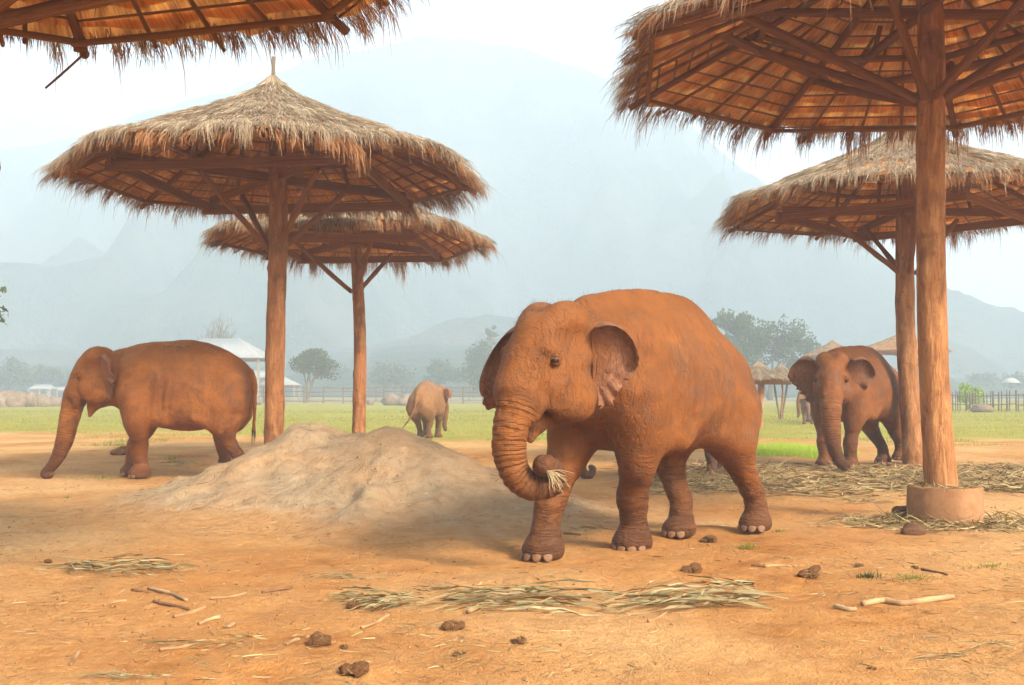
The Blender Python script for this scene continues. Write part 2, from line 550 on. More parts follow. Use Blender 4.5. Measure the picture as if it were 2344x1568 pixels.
def torso_field(g, S, fat):
    # columns: x, top, bottom, half width
    T = np.array([(-1.115, 1.58, 1.50, 0.03), (-1.10, 1.74, 1.32, 0.14), (-1.06, 1.88, 1.20, 0.25), (-0.98, 1.99, 1.08, 0.355), (-0.86, 2.075, 1.00, 0.44), (-0.68, 2.185, 0.93, 0.51),
                  (-0.42, 2.295, 0.89, 0.565), (-0.1, 2.355, 0.85, 0.60), (0.2, 2.345, 0.855, 0.585), (0.5, 2.32, 0.91, 0.535), (0.75, 2.29, 0.99, 0.49),
                  (0.95, 2.255, 1.10, 0.43), (1.1, 2.21, 1.24, 0.35), (1.22, 2.12, 1.40, 0.25), (1.29, 1.98, 1.55, 0.14), (1.315, 1.8, 1.7, 0.03)])
    xs = g.ax[0]
    D = catmull(T, 8)
    top, bot, w = (np.interp(xs, D[:, 0], D[:, i], left=np.nan, right=np.nan) for i in (1, 2, 3))
    bad = np.isnan(top)
    zc = np.where(bad, 1.6, (top + bot) / 2); hh = np.where(bad, 0.02, (top - bot) / 2); w = np.where(bad, 0.02, w * fat)
    hh = np.maximum(hh, 0.02); w = np.maximum(w, 0.02)
    sl, (x, y, z) = g.sub((-1.3, -0.8, 0.6), (1.5, 0.8, 2.5))
    ix = sl[0]
    zc, hh, w = (v[ix][:, None, None].astype(np.float32) for v in (zc, hh, w))
    t = (z - zc) / hh
    ye = y * (1 + 0.20 * np.clip(t, -1.1, 1.1) + 0.05 * np.clip(t, 0, 1.1) ** 2)
    f = np.sqrt((ye / w) ** 2 + t * t) - 1
    d = f * np.minimum(w, hh)
    d = np.where(bad[ix][:, None, None], np.maximum(d, 0.3), d).astype(np.float32)
    g.add(sl, np.clip(d, -1, 1), 0.02)

FEET0 = {'FL': (0.82, 0.33), 'FR': (0.82, -0.33), 'HL': (-0.80, 0.30), 'HR': (-0.80, -0.30)}

def ear_mesh(root, R, side, spread, size=1.0, seed=0, drop=0.0, fold=0.105, torn=0.035):
    """one ear: a thick, cupped, ragged sheet. root in head space, R head rotation; returns verts, quads"""
    out = np.array([(0.0, 0.20), (0.06, 0.275), (0.15, 0.315), (0.25, 0.31), (0.345, 0.25), (0.41, 0.15), (0.43, 0.04), (0.40, -0.07),
                    (0.345, -0.17), (0.275, -0.26), (0.215, -0.345), (0.165, -0.42), (0.115, -0.475), (0.07, -0.47), (0.035, -0.39), (0.0, -0.27)])
    O = catmull(out, 6) * size
    n = len(O)
    s = np.linspace(0, 1, n)
    rv = np.interp(s, [0, 0.15, 0.85, 1], [0.20, 0.15, -0.22, -0.27]) * size
    nr = 13
    r = np.linspace(0, 1, nr)
    jag = torn * size * (vnoise(s * 34, s * 0 + seed, seed=seed) * 0.7 + vnoise(s * 75, s * 0 + seed, seed=seed + 5) * 0.5) * sstep(0.35, 0.55, s) * (1 - sstep(0.93, 1.0, s))
    U = O[:, 0][:, None] * r[None] + (jag[:, None] * r[None] ** 4)
    V = rv[:, None] + (O[:, 1] - rv)[:, None] * r[None] - (np.abs(jag)[:, None] * 0.5 * r[None] ** 4)
    rr = np.repeat(r[None], n, 0); ss = np.repeat(s[:, None], nr, 1)
    # cup + ruffles + folded upper rim
    W = 0.03 * size * np.sin(U / (0.43 * size) * math.pi * 0.9) + 0.05 * size * vnoise(U * 6 / size, V * 6 / size, seed=seed + 9) * rr
    W += 0.022 * size * np.sin(ss * 60 + seed) * rr ** 3 * sstep(0.4, 0.6, ss)
    fo = sstep(0.80, 1.0, rr) * (1 - sstep(0.34, 0.55, ss)) * sstep(0.02, 0.10, ss)
    W += fold * size * np.sin(fo * math.pi * 0.5) * 1.0
    V -= fold * size * fo * 0.75
    U -= fold * size * fo * 0.25
    a = math.radians(spread)
    eu = np.array([-math.cos(a), side * math.sin(a), 0.0])
    en = np.array([math.sin(a), side * math.cos(a), 0.0])       # front face of the ear
    ev = np.array([0.10, 0.0, 1.0]); ev /= np.linalg.norm(ev)
    P = U[..., None] * eu + (V - drop * U)[..., None] * ev + W[..., None] * en
    th = (0.013 * size * (1.15 - 0.75 * rr))[..., None] * en
    Pf, Pb = P + th, P - th
    A = np.concatenate([Pf.reshape(-1, 3), Pb.reshape(-1, 3)]) + np.array(root)
    i = np.arange(n - 1)[:, None] * nr + np.arange(nr - 1)[None]
    qf = np.stack([i, i + 1, i + nr + 1, i + nr], -1).reshape(-1, 4)
    qb = qf[:, ::-1] + n * nr
    j = np.arange(n - 1) * nr + nr - 1
    qe = np.stack([j, j + n * nr, j + nr + n * nr, j + nr], -1)
    j0 = np.arange(nr - 1); qe2 = np.stack([j0, j0 + n * nr, j0 + 1 + n * nr, j0 + 1], -1)
    j1 = j0 + (n - 1) * nr; qe3 = np.stack([j1 + 1, j1 + 1 + n * nr, j1 + n * nr, j1], -1)
    Q = np.vstack([qf, qb, qe, qe2, qe3])
    if side < 0: Q = Q[:, ::-1]
    edge = np.concatenate([rr.ravel(), rr.ravel()])
    return A @ np.asarray(R).T, Q, edge

def lid_shell(c, R, rad, yaw, lo, hi, squash=1.0):
    """part of a sphere around the eye, between two elevation angles of its rim"""
    nu, nv = 14, 6
    V = []
    for i in range(nv):
        for j in range(nu):
            th = math.pi * j / (nu - 1)                       # corner to corner of the eye
            el = math.radians(lo + (hi - lo) * i / (nv - 1))
            p = np.array([math.sin(th) * math.cos(el), math.cos(th), math.sin(th) * math.sin(el) * squash]) * rad
            V.append(p)
    V = np.array(V)
    cy_, sy_ = math.cos(yaw), math.sin(yaw)
    Z = np.array([[cy_, -sy_, 0], [sy_, cy_, 0], [0, 0, 1]])
    V = V @ Z.T + np.array(c)
    i = np.arange(nv - 1)[:, None] * nu + np.arange(nu - 1)[None]
    Q = np.stack([i, i + 1, i + nu + 1, i + nu], -1).reshape(-1, 4)
    return V @ np.asarray(R).T, Q[:, ::-1]

def uv_ball(name, r=1.0, seg=16, rings=10):
    me = bpy.data.meshes.new(name)
    bm = bmesh.new(); bmesh.ops.create_uvsphere(bm, u_segments=seg, v_segments=rings, radius=r)
    for f in bm.faces: f.smooth = True
    bm.to_mesh(me); bm.free()
    return me

def mat_skin(name, base, dark, dust, wr=1.0, grey=0.35):
    t = NT(name)
    p = t.obj()
    tr = t.attr('trunk')                                   # x: arc length, y: weight, z: limb weight
    sx = t.n('ShaderNodeSeparateXYZ', {0: tr.outputs['Vector']})
    ear = t.attr('ear').outputs['Fac']
    z = t.n('ShaderNodeSeparateXYZ', {0: p}).outputs[2]
    nrm = t.n('ShaderNodeNewGeometry').outputs['Normal']
    nz = t.n('ShaderNodeSeparateXYZ', {0: nrm}).outputs[2]
    n1 = t.noise(p, 1.6, 5, 0.6, 0.4); n2 = t.noise(p, 7.0, 5, 0.65); n3 = t.noise(p, 45.0, 3, 0.6)
    c = t.mix(t.maprange(n1, 0.35, 0.66), base, dust)
    c = t.mix(t.math('MULTIPLY', t.maprange(n2, 0.46, 0.66), 0.45), c, dark)
    gp_ = t.maprange(t.noise(p, 2.6, 5, 0.65, 0.5), 0.50, 0.64)
    c = t.mix(t.math('MULTIPLY', gp_, grey), c, (0.105, 0.062, 0.040))
    # dust settles on the back and brow; shins, feet and trunk end are bare and muddy
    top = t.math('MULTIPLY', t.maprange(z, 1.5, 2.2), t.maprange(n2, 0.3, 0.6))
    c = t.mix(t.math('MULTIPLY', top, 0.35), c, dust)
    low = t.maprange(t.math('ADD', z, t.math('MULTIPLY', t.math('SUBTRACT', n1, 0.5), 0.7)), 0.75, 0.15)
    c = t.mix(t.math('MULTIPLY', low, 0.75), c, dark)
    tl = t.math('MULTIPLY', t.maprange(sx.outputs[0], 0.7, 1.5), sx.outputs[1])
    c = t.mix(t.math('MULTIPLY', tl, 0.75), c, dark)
    earc = t.ramp(t.noise(p, 22.0, 3, 0.6), [(0.35, (0.17, 0.072, 0.036)), (0.55, (0.22, 0.098, 0.052)), (0.72, (0.32, 0.155, 0.092))])
    c = t.mix(t.math('MULTIPLY', t.maprange(ear, 0.3, 0.65), 0.8), c, earc)
    # wrinkles: rings on the trunk, sagging horizontal creases on legs, fine net elsewhere
    ph = t.math('ADD', t.math('MULTIPLY', sx.outputs[0], 150.0), t.math('MULTIPLY', t.noise(p, 7.0, 3, 0.5), 7.0))
    ring = t.math('POWER', t.math('ABSOLUTE', t.math('SINE', t.math('MULTIPLY', ph, 0.5))), 0.55)
    ring = t.math('MULTIPLY', ring, sx.outputs[1])
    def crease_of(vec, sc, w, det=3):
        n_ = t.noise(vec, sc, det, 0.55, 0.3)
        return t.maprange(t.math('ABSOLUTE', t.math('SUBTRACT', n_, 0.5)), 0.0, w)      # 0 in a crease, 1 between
    mp = t.n('ShaderNodeMapping', {'Vector': p, 'Scale': (4.5, 4.5, 19.0)})
    mh = t.maprange(z, 1.05, 0.70)
    hor = crease_of(mp.outputs[0], 1.0, 0.07)
    mv = t.n('ShaderNodeMapping', {'Vector': p, 'Scale': (17.0, 8.0, 5.0), 'Rotation': (0.0, 0.35, 0.0)})
    mvm = t.math('MULTIPLY', t.maprange(z, 0.70, 1.05), t.maprange(t.noise(p, 2.0, 2), 0.35, 0.6, 0.25, 1.0))
    ver = crease_of(mv.outputs[0], 1.0, 0.055)
    fin = crease_of(p, 27.0, 0.10, 4)
    ih = t.math('MULTIPLY', t.math('SUBTRACT', 1.0, hor), mh)
    iv = t.math('MULTIPLY', t.math('SUBTRACT', 1.0, ver), mvm)
    if_ = t.math('SUBTRACT', 1.0, fin)
    nt = t.math('SUBTRACT', 1.0, sx.outputs[1])
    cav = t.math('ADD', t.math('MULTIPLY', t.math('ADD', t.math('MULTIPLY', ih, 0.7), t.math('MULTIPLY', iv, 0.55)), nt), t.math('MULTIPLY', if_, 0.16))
    h = t.math('SUBTRACT', t.math('MULTIPLY', ring, 1.1), cav)
    h = t.math('ADD', h, t.math('MULTIPLY', n3, 0.35))
    h = t.math('ADD', h, t.math('MULTIPLY', n2, 0.9))
    cr_ = t.maprange(ring, 0.0, 0.45)
    c = t.mix(t.math('MULTIPLY', t.math('MULTIPLY', t.math('SUBTRACT', 1.0, cr_), sx.outputs[1]), 0.7), c, tuple(v * 0.6 for v in dark))  # shade in the ring grooves painted into the skin colour
    c = t.mix(t.math('MULTIPLY', cav, 0.26, clamp=True), c, dark)  # crease shade put into the colour, since bump alone stays faint
    b = t.bump(h, 1.0, 0.0130 * wr)
    return t.finish(c, 0.65, b, 0.16)

M_EYE = None
def small_mats():
    global M_EYE, M_NAIL, M_HAIR
    t = NT('eye_wet'); M_EYE = t.finish((0.012, 0.006, 0.004), 0.3, None, 0.3)
    t = NT('toenail_horn'); n = t.noise(t.obj(), 2.5, 4); M_NAIL = t.finish(t.ramp(n, [(0.3, (0.13, 0.060, 0.028)), (0.7, (0.21, 0.105, 0.050))]), 0.6, t.bump(n, 0.4, 0.01), 0.3)
    t = NT('tail_hair'); M_HAIR = t.finish((0.03, 0.02, 0.015), 0.6)
small_mats()
NAIL_ME = uv_ball('toenail', 1.0, 12, 8)
EYE_ME = uv_ball('eye', 1.0, 16, 10)

def elephant(name, label, origin, ang, scale, h, mat, feet=None, head=(1.515, 0, 1.85), yaw=0.0, pitch=0.0, roll=0.0, trunk=None, trunk_space='px',
             ears=(35, 35), ear_size=1.0, fat=1.0, tail=None, mouth=0.0, seed=0, group=None, nails=True, dome=1.0, torn=0.035, eardrop=0.0, stretch=1.0, hair=0):
    root = empty(name, origin, ang)
    root.scale = (scale * stretch, scale, scale)
    Minv = (Matrix.Translation(origin) @ Matrix.Rotation(ang, 4, 'Z') @ Matrix.Diagonal((scale * stretch, scale, scale, 1))).inverted()
    feet = {k: v for k, v in (feet or {}).items()}
    ft = {}
    for k, v in FEET0.items():
        if k in feet:
            w = Minv @ Vector(feet[k])
            ft[k] = (w.x, w.y, w.z)
        else:
            ft[k] = (v[0], v[1], 0.0)
    # head frame
    R = (Matrix.Rotation(yaw, 3, 'Z') @ Matrix.Rotation(pitch, 3, 'Y') @ Matrix.Rotation(roll, 3, 'X'))
    Rn = np.array(R); hp = np.array(head, float)
    H = lambda x, y, z: hp + Rn @ np.array([x, y, z], float)
    # trunk points
    tp = []
    if trunk_space == 'px':
        for (x, y, d, rpx) in trunk:
            w = Minv @ PX(x, y, d)
            tp.append((w.x, w.y, w.z, rpx * d / 2500.0 / scale))
    elif trunk_space == 'head':
        for (x, y, z_, r_) in trunk:
            w = H(x, y, z_); tp.append((*w, r_))
    t0 = np.array([(*H(0.20, 0, -0.05), 0.235), (*H(0.34, 0, -0.30), 0.205)])
    TP = catmull(np.vstack([t0, np.array(tp)]), 7)
    lo = np.minimum(np.array([-1.45, -0.85, -0.06]), TP[:, :3].min(0) - 0.3)
    hi = np.maximum(np.array([hp[0] + 0.6, 0.85, 2.50]), TP[:, :3].max(0) + 0.3)
    lo[:2] = np.minimum(lo[:2], np.array([[v[0], v[1]] for v in ft.values()]).min(0) - 0.4)
    hi[:2] = np.maximum(hi[:2], np.array([[v[0], v[1]] for v in ft.values()]).max(0) + 0.4)
    lo[1] = min(lo[1], hp[1] - 0.6); hi[1] = max(hi[1], hp[1] + 0.6)
    if tail is not None:
        tl = np.array(tail, float); lo = np.minimum(lo, tl[:, :3].min(0) - 0.12); hi = np.maximum(hi, tl[:, :3].max(0) + 0.12)
    hi[2] = max(hi[2], hp[2] + 0.62)
    g = SDF(lo, hi, h / scale)
    torso_field(g, None, fat)
    # spine and shoulder / hip bones
    g.chain([(-1.0, 0, 1.92, 0.05), (-0.5, 0, 2.21, 0.07), (0.1, 0, 2.295, 0.075), (0.8, 0, 2.23, 0.08), (1.2, 0, 2.08, 0.09)], 0.20, 3)
    for s in (1, -1):
        g.ell((0.80, s * 0.34 * fat, 1.62), (0.27, 0.17, 0.52), 0.16)
        g.ell((-0.78, s * 0.28 * fat, 1.32), (0.27, 0.22, 0.52), 0.20)
        g.ell((-0.98, s * 0.20 * fat, 1.42), (0.15, 0.19, 0.40), 0.12)
    # legs
    for k, (fx, fy, fz) in ft.items():
        s = 1 if k[1] == 'L' else -1
        bx, by = FEET0[k]
        dx, dy = fx - bx, fy - by
        def pt(x, y, z, r):
            w = 1 - sstep(0.15, 1.35, z)
            return (x + dx * w, s * y + dy * w, z + fz * (1 - min(z / 1.0, 1.0)), r * (0.93 if z < 1.0 else 1.0))
        if k[0] == 'F':
            g.chain([pt(0.80, 0.35 * fat, 1.42, 0.25), pt(0.78, 0.355, 1.12, 0.215), pt(0.77, 0.345, 0.90, 0.178), pt(0.80, 0.335, 0.66, 0.146), pt(0.825, 0.33, 0.50, 0.144), pt(0.815, 0.33, 0.32, 0.124), pt(0.81, 0.33, 0.18, 0.135)], 0.11, 4)
            g.ell(pt(0.77, 0.34, 1.02, 0)[:3], (0.205, 0.15, 0.30), 0.10)
            f = np.array(pt(0.835, 0.33, 0.085, 0)[:3])
            fr = (0.192, 0.178, 0.140)
            # an arm-pit fold of skin running back from the elbow
            g.cone(pt(0.62, 0.36, 1.12, 0)[:3], (0.30, s * 0.42 * fat, 1.05), 0.12, 0.08, 0.22)
        else:
            g.chain([pt(-0.78, 0.33 * fat, 1.28, 0.27), pt(-0.69, 0.34, 0.98, 0.225), pt(-0.66, 0.33, 0.76, 0.172), pt(-0.72, 0.315, 0.54, 0.128), pt(-0.80, 0.30, 0.37, 0.112), pt(-0.81, 0.30, 0.20, 0.120)], 0.11, 4)
            g.cone(pt(-0.55, 0.37, 0.95, 0)[:3], (-0.30, s * 0.44 * fat, 1.05), 0.10, 0.06, 0.22)
            f = np.array(pt(-0.775, 0.30, 0.080, 0)[:3])
            fr = (0.178, 0.160, 0.125)
        g.ell(f, fr, 0.07)
        # flat sole
        sl, (x, y, z) = g.sub(f - 0.42, (f[0] + 0.42, f[1] + 0.42, f[2] + 0.30))
        pl = (fz + 0.0) - z + 0 * x + 0 * y
        a = g.D[sl]; kk = 0.03
        hh = np.maximum(kk - np.abs(a - pl), 0) / kk
        g.D[sl] = (np.maximum(a, pl) + hh * hh * kk * 0.25).astype(np.float32)
        if nails:
            spread_n = (-62, -31, 0, 31, 62) if k[0] == 'F' else (-48, -16, 16, 48)
            for a_ in spread_n:
                aa = math.radians(a_) + s * math.radians(6)
                q = np.array([f[0] + math.cos(aa) * fr[0] * 0.975, f[1] + math.sin(aa) * fr[1] * 0.975, fz + 0.048])
                m = Matrix.Translation(q) @ Matrix.Rotation(aa, 4, 'Z') @ Matrix.Rotation(math.radians(-16), 4, 'Y') @ Matrix.Diagonal((0.013, 0.040, 0.043, 1))
                link('toenail', NAIL_ME, M_NAIL, root, m)
    # tail
    if tail is None:
        tl = np.array([(-1.08, 0, 1.86, 0.075), (-1.15, 0, 1.68, 0.055), (-1.165, 0.0, 1.4, 0.042), (-1.16, 0.0, 1.1, 0.034), (-1.15, 0.0, 0.85, 0.030)])
    g.chain(tl, 0.05, 5)
    # neck, throat
    nb = np.array([0.95, 0, 1.80])
    g.cone(nb, H(-0.12, 0, 0.02), 0.39, 0.31, 0.12)
    g.cone((1.0, 0, 1.45), H(-0.14, 0, -0.30), 0.26, 0.20, 0.12)
    # head
    ro = Rn
    g.ell(H(-0.03, 0, 0.0), (0.34, 0.315, 0.36), 0.08, ro)
    for s in (1, -1):
        g.ell(H(-0.05, s * 0.135, 0.215 * dome), (0.26, 0.18, 0.24), 0.06, ro)      # the twin domes
        g.ell(H(0.03, s * 0.185, -0.27), (0.25, 0.145, 0.27), 0.07, ro)              # cheek
        g.ell(H(0.22, s * 0.225, 0.02), (0.11, 0.065, 0.065), 0.09, ro)             # brow
        g.ell(H(-0.10, s * 0.24, -0.34), (0.20, 0.10, 0.19), 0.08, ro)               # jowl
    g.ell(H(0.13, 0, 0.03), (0.245, 0.225, 0.30), 0.10, ro)
    g.ell(H(0.27, 0, -0.20), (0.20, 0.205, 0.24), 0.08, ro)
    for s in (1, -1):
        g.ell(H(0.05, s * 0.345, 0.10), (0.17, 0.10, 0.13), 0.10, ro, cut=True)      # temple hollow
        g.ell(H(0.235, s * 0.305, -0.060), (0.050, 0.045, 0.035), 0.03, ro, cut=True)   # socket
        g.ell(H(0.36, s * 0.22, -0.36), (0.10, 0.06, 0.12), 0.06, ro, cut=True)       # hollow above the lip
    # lower jaw, swinging open by `mouth`
    ca, sa = math.cos(mouth), math.sin(mouth)
    def J(x, y, z):
        u, w = x + 0.10, z + 0.28
        return H(-0.10 + ca * u + sa * w, y, -0.28 - sa * u + ca * w)
    # mouth slot between trunk base and jaw
    # trunk
    g.chain(TP, 0.05, 1, 0.018)
    for s in (1, -1):
        g.cone(H(0.30, s * 0.15, -0.40), H(0.34, s * 0.15, -0.50), 0.065, 0.05, 0.06)        # tush sheath
    g.ell(H(0.215, 0, -0.56), (0.060, 0.30, 0.14), 0.04, ro @ np.array(Matrix.Rotation(-0.25, 3, 'Y')), cut=True)
    g.cone(J(-0.06, 0, -0.40), J(0.13, 0, -0.54), 0.19, 0.095, 0.08)
    g.cone(J(0.13, 0, -0.54), J(0.205, 0, -0.70), 0.085, 0.030, 0.05)
    V, Q = g.surface()
    nb_ = len(V)
    # trunk coordinate for the ring wrinkles
    seg = TP[:, :3]; L = np.concatenate([[0], np.cumsum(np.linalg.norm(np.diff(seg, axis=0), axis=1))])
    tr = np.zeros((nb_, 3), np.float32)
    best = np.full(nb_, 9.0)
    near = np.where(np.linalg.norm(V - hp, axis=1) < L[-1] + 0.8)[0]
    for i in range(len(seg) - 1):
        a, b = seg[i], seg[i + 1]; ab = b - a
        t_ = np.clip((V[near] - a) @ ab / (ab @ ab + 1e-9), 0, 1)
        r_ = TP[i, 3] + t_ * (TP[i + 1, 3] - TP[i, 3])
        dd = np.linalg.norm(V[near] - a - t_[:, None] * ab, axis=1) / r_
        up = dd < best[near]
        tr[near[up], 0] = L[i] + t_[up] * (L[i + 1] - L[i])
        best[near[up]] = dd[up]
    tr[:, 1] = (1 - sstep(1.12, 1.3, best)) * sstep(0.22, 0.5, tr[:, 0])
    # shallow real rings so the outline of the trunk is not smooth
    nrm = np.zeros_like(V)
    e1 = V[Q[:, 2]] - V[Q[:, 0]]; e2 = V[Q[:, 3]] - V[Q[:, 1]]
    fn = np.cross(e1, e2)
    for c_ in range(4): np.add.at(nrm, Q[:, c_], fn)
    nrm /= np.linalg.norm(nrm, axis=1)[:, None] + 1e-9
    amp = 0.009 * tr[:, 1] * np.abs(np.sin(tr[:, 0] * 62 + 2 * vnoise(V[:, 0] * 5, V[:, 1] * 5, V[:, 2] * 5, seed=4)))
    amp += 0.016 * fbm(V[:, 0] * 3, V[:, 1] * 3, V[:, 2] * 3, octs=3, seed=seed + 2) * sstep(0.25, 0.6, V[:, 2])
    # loose hide: slanting folds on the flank behind the elbow, rings round the shins, folds on the neck
    fl = np.exp(-(((V[:, 0] - 0.32) / 0.22) ** 2 + ((V[:, 2] - 1.45) / 0.42) ** 2))
    amp += 0.028 * fl * vnoise(V[:, 0] * 15 + V[:, 2] * 2.0, V[:, 2] * 1.5, V[:, 1] * 2, seed=seed + 31)
    nk = np.exp(-(((V[:, 0] - 1.12) / 0.17) ** 2)) * sstep(1.3, 1.6, V[:, 2])
    amp += 0.018 * nk * vnoise(V[:, 0] * 20 + V[:, 2] * 3, V[:, 2] * 2.0, V[:, 1] * 2.0, seed=seed + 33)
    sh = (1 - sstep(0.55, 0.95, V[:, 2])) * sstep(0.12, 0.22, V[:, 2]) * (1 - tr[:, 1])
    amp += 0.007 * sh * vnoise(V[:, 0] * 4, V[:, 1] * 4, V[:, 2] * 24 + 1.5 * vnoise(V[:, 0] * 6, V[:, 1] * 6, seed=8), seed=seed + 35)
    V = V + nrm * amp[:, None]
    allV, allQ, ear_a = [V], [Q], [np.zeros(nb_)]
    off = nb_
    for s, sp in zip((1, -1), ears):
        rt = (-0.17, s * 0.30, 0.02)
        A, q, ed = ear_mesh(rt, np.eye(3), s, sp, ear_size if not isinstance(ear_size, tuple) else ear_size[0 if s > 0 else 1], seed + (3 if s > 0 else 11), eardrop if not isinstance(eardrop, tuple) else eardrop[0 if s > 0 else 1], torn=torn)
        A = A @ Rn.T + hp
        allV.append(A); allQ.append(q + off); ear_a.append(0.3 + 0.7 * ed); off += len(A)
    for s in (1, -1):
        ec = (0.232, s * 0.268, -0.060)
        yw = math.radians(48) * s
        for lo_, hi_, rr in ((18, 100, 0.0415), (-90, -30, 0.040), (44, 100, 0.053), (-95, -52, 0.051)):
            A, q = lid_shell(ec, np.eye(3), rr, yw, lo_, hi_)
            A = A @ Rn.T + hp
            allV.append(A); allQ.append(q + off); ear_a.append(np.zeros(len(A))); off += len(A)
        m = Matrix.Translation(H(*ec)) @ Matrix.Scale(0.036, 4)
        link('eye', EYE_ME, M_EYE, root, m)
    # hair tuft at the tail end
    Vt = np.vstack(allV); Qt = np.vstack(allQ)
    me = mesh_from(name + '_body', Vt, Qt, True)
    trf = np.zeros((len(Vt), 3), np.float32); trf[:nb_] = tr
    point_attr(me, 'trunk', trf, 'FLOAT_VECTOR')
    point_attr(me, 'ear', np.concatenate(ear_a))
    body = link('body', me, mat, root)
    rs = np.random.default_rng(seed)
    hv, hq = [], []
    e = tl[-1, :3]; e0 = tl[-2, :3]; dr = (e - e0) / np.linalg.norm(e - e0)
    for i in range(46):
        sd = rs.normal(size=3); sd -= dr * (sd @ dr); sd /= np.linalg.norm(sd)
        a = e - dr * rs.uniform(0, 0.12) + sd * 0.02
        b = a + dr * rs.uniform(0.16, 0.34) + sd * rs.uniform(0.0, 0.05)
        wv = np.cross(dr, sd) * 0.006
        k = len(hv); hv += [a - wv, a + wv, b]; hq.append((k, k + 1, k + 2))
    link('tail_tuft', mesh_from('tail_tuft', np.array(hv), np.array(hq)), M_HAIR, root)
    if hair:
        nz_ = np.zeros_like(Vt[:nb_]); nz_[:] = nrm
        crown_ = np.where((np.linalg.norm(Vt[:nb_] - (hp + np.array([-0.05, 0, 0.25])), axis=1) < 0.42) & (nrm[:, 2] > 0.25))[0]
        back_ = np.where((Vt[:nb_, 2] > 2.1) & (nrm[:, 2] > 0.5))[0]
        pick = np.concatenate([rs.choice(crown_, hair), rs.choice(back_, hair // 2)])
        P_ = Vt[pick]; N_ = nrm[pick] + rs.normal(0, 0.35, (len(pick), 3)); N_ /= np.linalg.norm(N_, axis=1)[:, None]
        S_ = np.cross(N_, rs.normal(size=(len(pick), 3))); S_ /= np.linalg.norm(S_, axis=1)[:, None]
        Lh = rs.uniform(0.02, 0.055, len(pick))[:, None]
        hv_ = np.stack([P_ - S_ * 0.0013, P_ + S_ * 0.0013, P_ + N_ * Lh], 1).reshape(-1, 3)
        ho = link('hair', mesh_from('hair', hv_, np.arange(len(hv_)).reshape(-1, 3)), M_HAIR, root); ho['kind'] = 'stuff'
    tag(root, label, 'elephant', group)
    return root

SK1 = mat_skin('skin_main', (0.150, 0.049, 0.0105), (0.062, 0.025, 0.0110), (0.225, 0.077, 0.0160))
SK2 = mat_skin('skin_left', (0.20, 0.063, 0.014), (0.085, 0.030, 0.012), (0.36, 0.125, 0.024), grey=0.2)
SK3 = mat_skin('skin_right', (0.17, 0.056, 0.016), (0.075, 0.028, 0.012), (0.25, 0.088, 0.023), grey=0.5)
SK4 = mat_skin('skin_pale', (0.20, 0.094, 0.034), (0.11, 0.05, 0.021), (0.25, 0.122, 0.047))
SK5 = mat_skin('skin_dull', (0.17, 0.085, 0.045), (0.11, 0.055, 0.032), (0.22, 0.115, 0.06))

ang1 = math.atan2(-0.755, -0.656)
EL_DETAIL = 0.014
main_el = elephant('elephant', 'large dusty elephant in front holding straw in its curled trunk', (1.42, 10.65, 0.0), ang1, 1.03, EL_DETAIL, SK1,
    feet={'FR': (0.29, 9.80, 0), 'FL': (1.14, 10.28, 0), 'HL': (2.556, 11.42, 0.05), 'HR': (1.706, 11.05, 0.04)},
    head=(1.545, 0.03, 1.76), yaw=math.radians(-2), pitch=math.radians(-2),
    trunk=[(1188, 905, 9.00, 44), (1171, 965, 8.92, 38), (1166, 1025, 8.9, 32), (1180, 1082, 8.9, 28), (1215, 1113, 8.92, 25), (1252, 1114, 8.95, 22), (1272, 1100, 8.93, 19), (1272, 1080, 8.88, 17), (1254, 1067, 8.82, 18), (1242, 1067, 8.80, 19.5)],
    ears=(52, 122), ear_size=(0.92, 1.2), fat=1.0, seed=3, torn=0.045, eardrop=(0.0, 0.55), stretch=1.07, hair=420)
# ---------------------------------------------------------------- thatched umbrella shelters
def mat_wood(name, a, b, c, scale=1.0):
    t = NT(name)
    p = t.obj()
    rnd = t.n('ShaderNodeObjectInfo').outputs['Random']
    off = t.n('ShaderNodeCombineXYZ', {0: t.math('MULTIPLY', rnd, 37.0), 1: t.math('MULTIPLY', rnd, 11.0)})
    p = t.vmath('ADD', p, off.outputs[0])
    mp = t.n('ShaderNodeMapping', {'Vector': p, 'Scale': (9 * scale, 9 * scale, 1.6 * scale)})
    n1 = t.noise(mp.outputs[0], 1.0, 6, 0.65, 0.5); n2 = t.noise(p, 2.2 * scale, 4, 0.6); n3 = t.noise(mp.outputs[0], 5.0, 3, 0.6)
    col = t.ramp(n1, [(0.30, a), (0.52, b), (0.72, c)])
    col = t.mix(t.math('MULTIPLY', t.maprange(n2, 0.55, 0.72), 0.6), col, tuple(v * 0.5 for v in a))
    col = t.mix(t.math('MULTIPLY', t.maprange(t.noise(p, 6.0 * scale, 5, 0.7), 0.56, 0.66), 0.65), col, tuple(v * 0.45 for v in b))
    col = t.mix(t.math('MULTIPLY', rnd, 0.3), col, a)
    h = t.math('ADD', n1, t.math('MULTIPLY', n3, 0.4))
    return t.finish(col, 0.85, t.bump(h, 1.0, 0.05), 0.2)
M_POLE = mat_wood('pole_bark', (0.13, 0.050, 0.020), (0.31, 0.125, 0.045), (0.48, 0.24, 0.095))
M_POLE_PALE = mat_wood('pole_bark_pale', (0.16, 0.066, 0.026), (0.37, 0.165, 0.060), (0.54, 0.29, 0.12))
M_BEAM = mat_wood('beam_wood', (0.25, 0.088, 0.032), (0.41, 0.16, 0.056), (0.52, 0.235, 0.09))
M_BAMBOO = mat_wood('batten_bamboo', (0.33, 0.13, 0.040), (0.48, 0.20, 0.06), (0.58, 0.28, 0.10))

